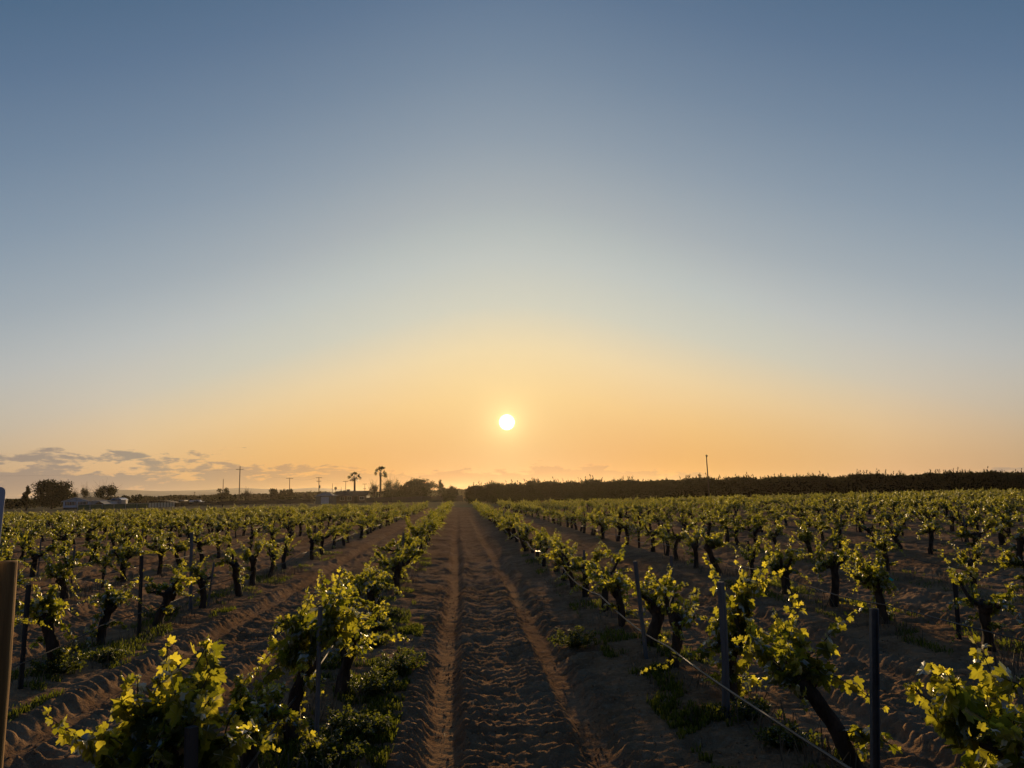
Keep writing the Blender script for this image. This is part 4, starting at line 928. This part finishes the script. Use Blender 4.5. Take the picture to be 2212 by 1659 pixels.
def vehicle(label, px, Y, L, h, van=True):
    x = hor(px, Y); o = thing('parked_van' if van else 'parked_car', label, 'van' if van else 'car', (x, Y, 0))
    out = [(-L/2, 0.35), (L/2, 0.35), (L/2, h*0.55), (L*0.40, h*0.60), (L*0.27, h), (-L*0.46, h), (-L/2, h*0.85)] if van else [(-L/2, 0.3), (L/2, 0.3), (L/2, h*0.55), (L*0.27, h*0.62), (L*0.12, h), (-L*0.25, h), (-L*0.42, h*0.62), (-L/2, h*0.6)]
    part('body', [prism(out, -0.9, 0.9)], m_van, o)
    part('window', [box(L*0.02, -0.905, h*0.62, L*0.36, 0.02, h*0.25)], m_glass, o)
    for s_ in (-1, 1):
        wh = part('wheel', [tube([(s_*L*0.31, -0.92, 0.33), (s_*L*0.31, -0.72, 0.33)], 0.33, 12, 0, rng)], m_tyre, o)
vehicle('white van parked at the far yard, nearest the low bright-roofed shed', 425, 300, 5.0, 2.1)
vehicle('white car parked right of the white van in the far yard', 437, 302, 4.3, 1.5, False)
# garage
Yg = 235; x0, x1 = hor(682, Yg), hor(720, Yg); w_ = (x1-x0)/2; m_gw = siding('grey_green_wall', (0.16, 0.15, 0.12), 0.25)
o = thing('garage', 'small garage with hipped roof and wide pale door', 'garage', ((x0+x1)/2, Yg, 0)); ze = at(700, 1072, Yg).z; zt = at(700, 1063.5, Yg).z
part('wall', [box(0, 3, 0, 2*w_, 6, ze)], m_gw, o)
m_groof = noisy('grey_shingles', (0.16, 0.15, 0.135), (0.22, 0.20, 0.18), 3, 0.8, 0.02)
e = 0.45; V = np.array([(-w_-e, -e, ze-0.04), (w_+e, -e, ze-0.04), (w_+e, 6+e, ze-0.04), (-w_-e, 6+e, ze-0.04), (-w_-e, -e, ze+0.08), (w_+e, -e, ze+0.08), (w_+e, 6+e, ze+0.08), (-w_-e, 6+e, ze+0.08), (-w_*0.35, 3, zt), (w_*0.35, 3, zt)])
V = np.vstack([V, (V[4]+V[7])/2, (V[5]+V[6])/2])
part('roof', [(V, np.array([(0, 1, 5, 4), (1, 2, 6, 5), (2, 3, 7, 6), (3, 0, 4, 7), (3, 2, 1, 0), (4, 5, 9, 8), (6, 7, 8, 9), (7, 10, 4, 8), (5, 11, 6, 9)]))], m_groof, o)
m_door, g, b = material('pale_garage_door', (0.55, 0.55, 0.55), 0.5)
dr = part('door', [box(0.05*w_, -0.03, 0.02, w_*0.92, 0.06, 2.15)], m_door, o); part('frame', [box(0.05*w_-w_*0.49, -0.04, 0, 0.12, 0.08, 2.3), box(0.05*w_+w_*0.49, -0.04, 0, 0.12, 0.08, 2.3), box(0.05*w_, -0.043, 2.2, w_*1.1, 0.08, 0.14)], m_dwood, dr)
# house
Yk = 245; x0, x1 = hor(724, Yk), hor(792, Yk); w_ = (x1-x0)/2; o = thing('farmhouse', 'low farmhouse with long dark roof and chimney behind the garage', 'house', ((x0+x1)/2, Yk, 0)); ze = at(745, 1070, Yk).z; zr = at(745, 1062, Yk).z
m_hw = siding('brown_wall', (0.12, 0.095, 0.07), 0.25)
gable_walls(o, -w_, w_, 0, 8, 0, ze, zr-0.08, m_hw, 'x'); rf = roof_gable(o, -w_, w_, 0, 8, ze, zr, m_roof, along='x')
ch = hor(749.5, Yk)-(x0+x1)/2; part('chimney', [box(ch, 3.2, zr-0.9, 1.0, 0.9, 1.5), box(ch, 3.2, zr+0.6, 1.15, 1.05, 0.12)], m_gw, rf)
part('porch_roof', [box(-w_*0.25, -1.5, ze-0.25, w_*1.4, 2.6, 0.12)], m_groof, o)
for i in range(4): part('porch_post', [box(-w_*0.9+i*w_*0.43, -2.6, 0, 0.12, 0.12, ze-0.25)], m_dwood, o)
for cx in (-0.55, -0.1, 0.7): window(o, cx*w_, 0, 1.0, 1.3, 1.0)
dr = part('door', [box(0.32*w_, -0.02, 0.02, 0.95, 0.05, 2.05)], m_skirt, o); part('handle', [box(0.32*w_+0.36, -0.07, 1.0, 0.05, 0.05, 0.12)], m_steel, dr)
# low hazy hills
m_hill = noisy('far_hill', (0.20, 0.17, 0.13), (0.26, 0.22, 0.16), 0.002, 1.0)
def hills(name, Y, pts, seed):
    xs = np.linspace(hor(pts[0][0], Y), hor(pts[-1][0], Y), 160)
    px = np.interp(xs, [hor(p, Y) for p, _ in pts], [p for p, _ in pts]); tops = np.array([at(a, np.interp(a, [p for p, _ in pts], [q for _, q in pts]), Y).z for a in px])
    tops = np.maximum(tops*(1+0.10*fbm(xs, xs*0, 300, 1, 4, seed)), 1); rows_ = []
    for f, dy in ((0, -500), (0.55, -250), (1, 0), (0.7, 400), (0, 1000)): rows_.append(np.column_stack([xs, np.full_like(xs, Y+dy), tops*f-2]))
    V = np.vstack(rows_); n = len(xs); i = np.arange(4)[:, None]*n; j = np.arange(n-1)[None, :]
    F = np.stack([i+j, i+j+1, i+n+j+1, i+n+j], -1).reshape(-1, 4)
    tag(obj(name, make_mesh(name, [(V, F, 0)], [m_hill], True)), kind='structure')
hills('hills', 1900, [(-300, 1078), (-60, 1080), (60, 1074), (150, 1066), (250, 1056), (340, 1059), (434, 1057), (520, 1052), (600, 1056), (680, 1052), (740, 1056), (800, 1059), (880, 1068), (1000, 1072)], 4)
# ------------------------------------------------------------------ haze
m_haze = bpy.data.materials.new('haze'); m_haze.use_nodes = True; n = m_haze.node_tree; n.nodes.clear()
pv = n.nodes.new('ShaderNodeVolumePrincipled'); pv.inputs['Density'].default_value = 0.00005; pv.inputs['Anisotropy'].default_value = 0.7; pv.inputs['Color'].default_value = (1.0, 0.88, 0.68, 1)
out_ = n.nodes.new('ShaderNodeOutputMaterial'); n.links.new(pv.outputs[0], out_.inputs['Volume'])
V, F = box(0, 1300, -3, 9000, 3700, 42)
tag(obj('haze', make_mesh('haze', [(V, F, 0)], [m_haze])), 'thin warm evening haze lying over the whole vineyard', 'haze', kind='stuff')
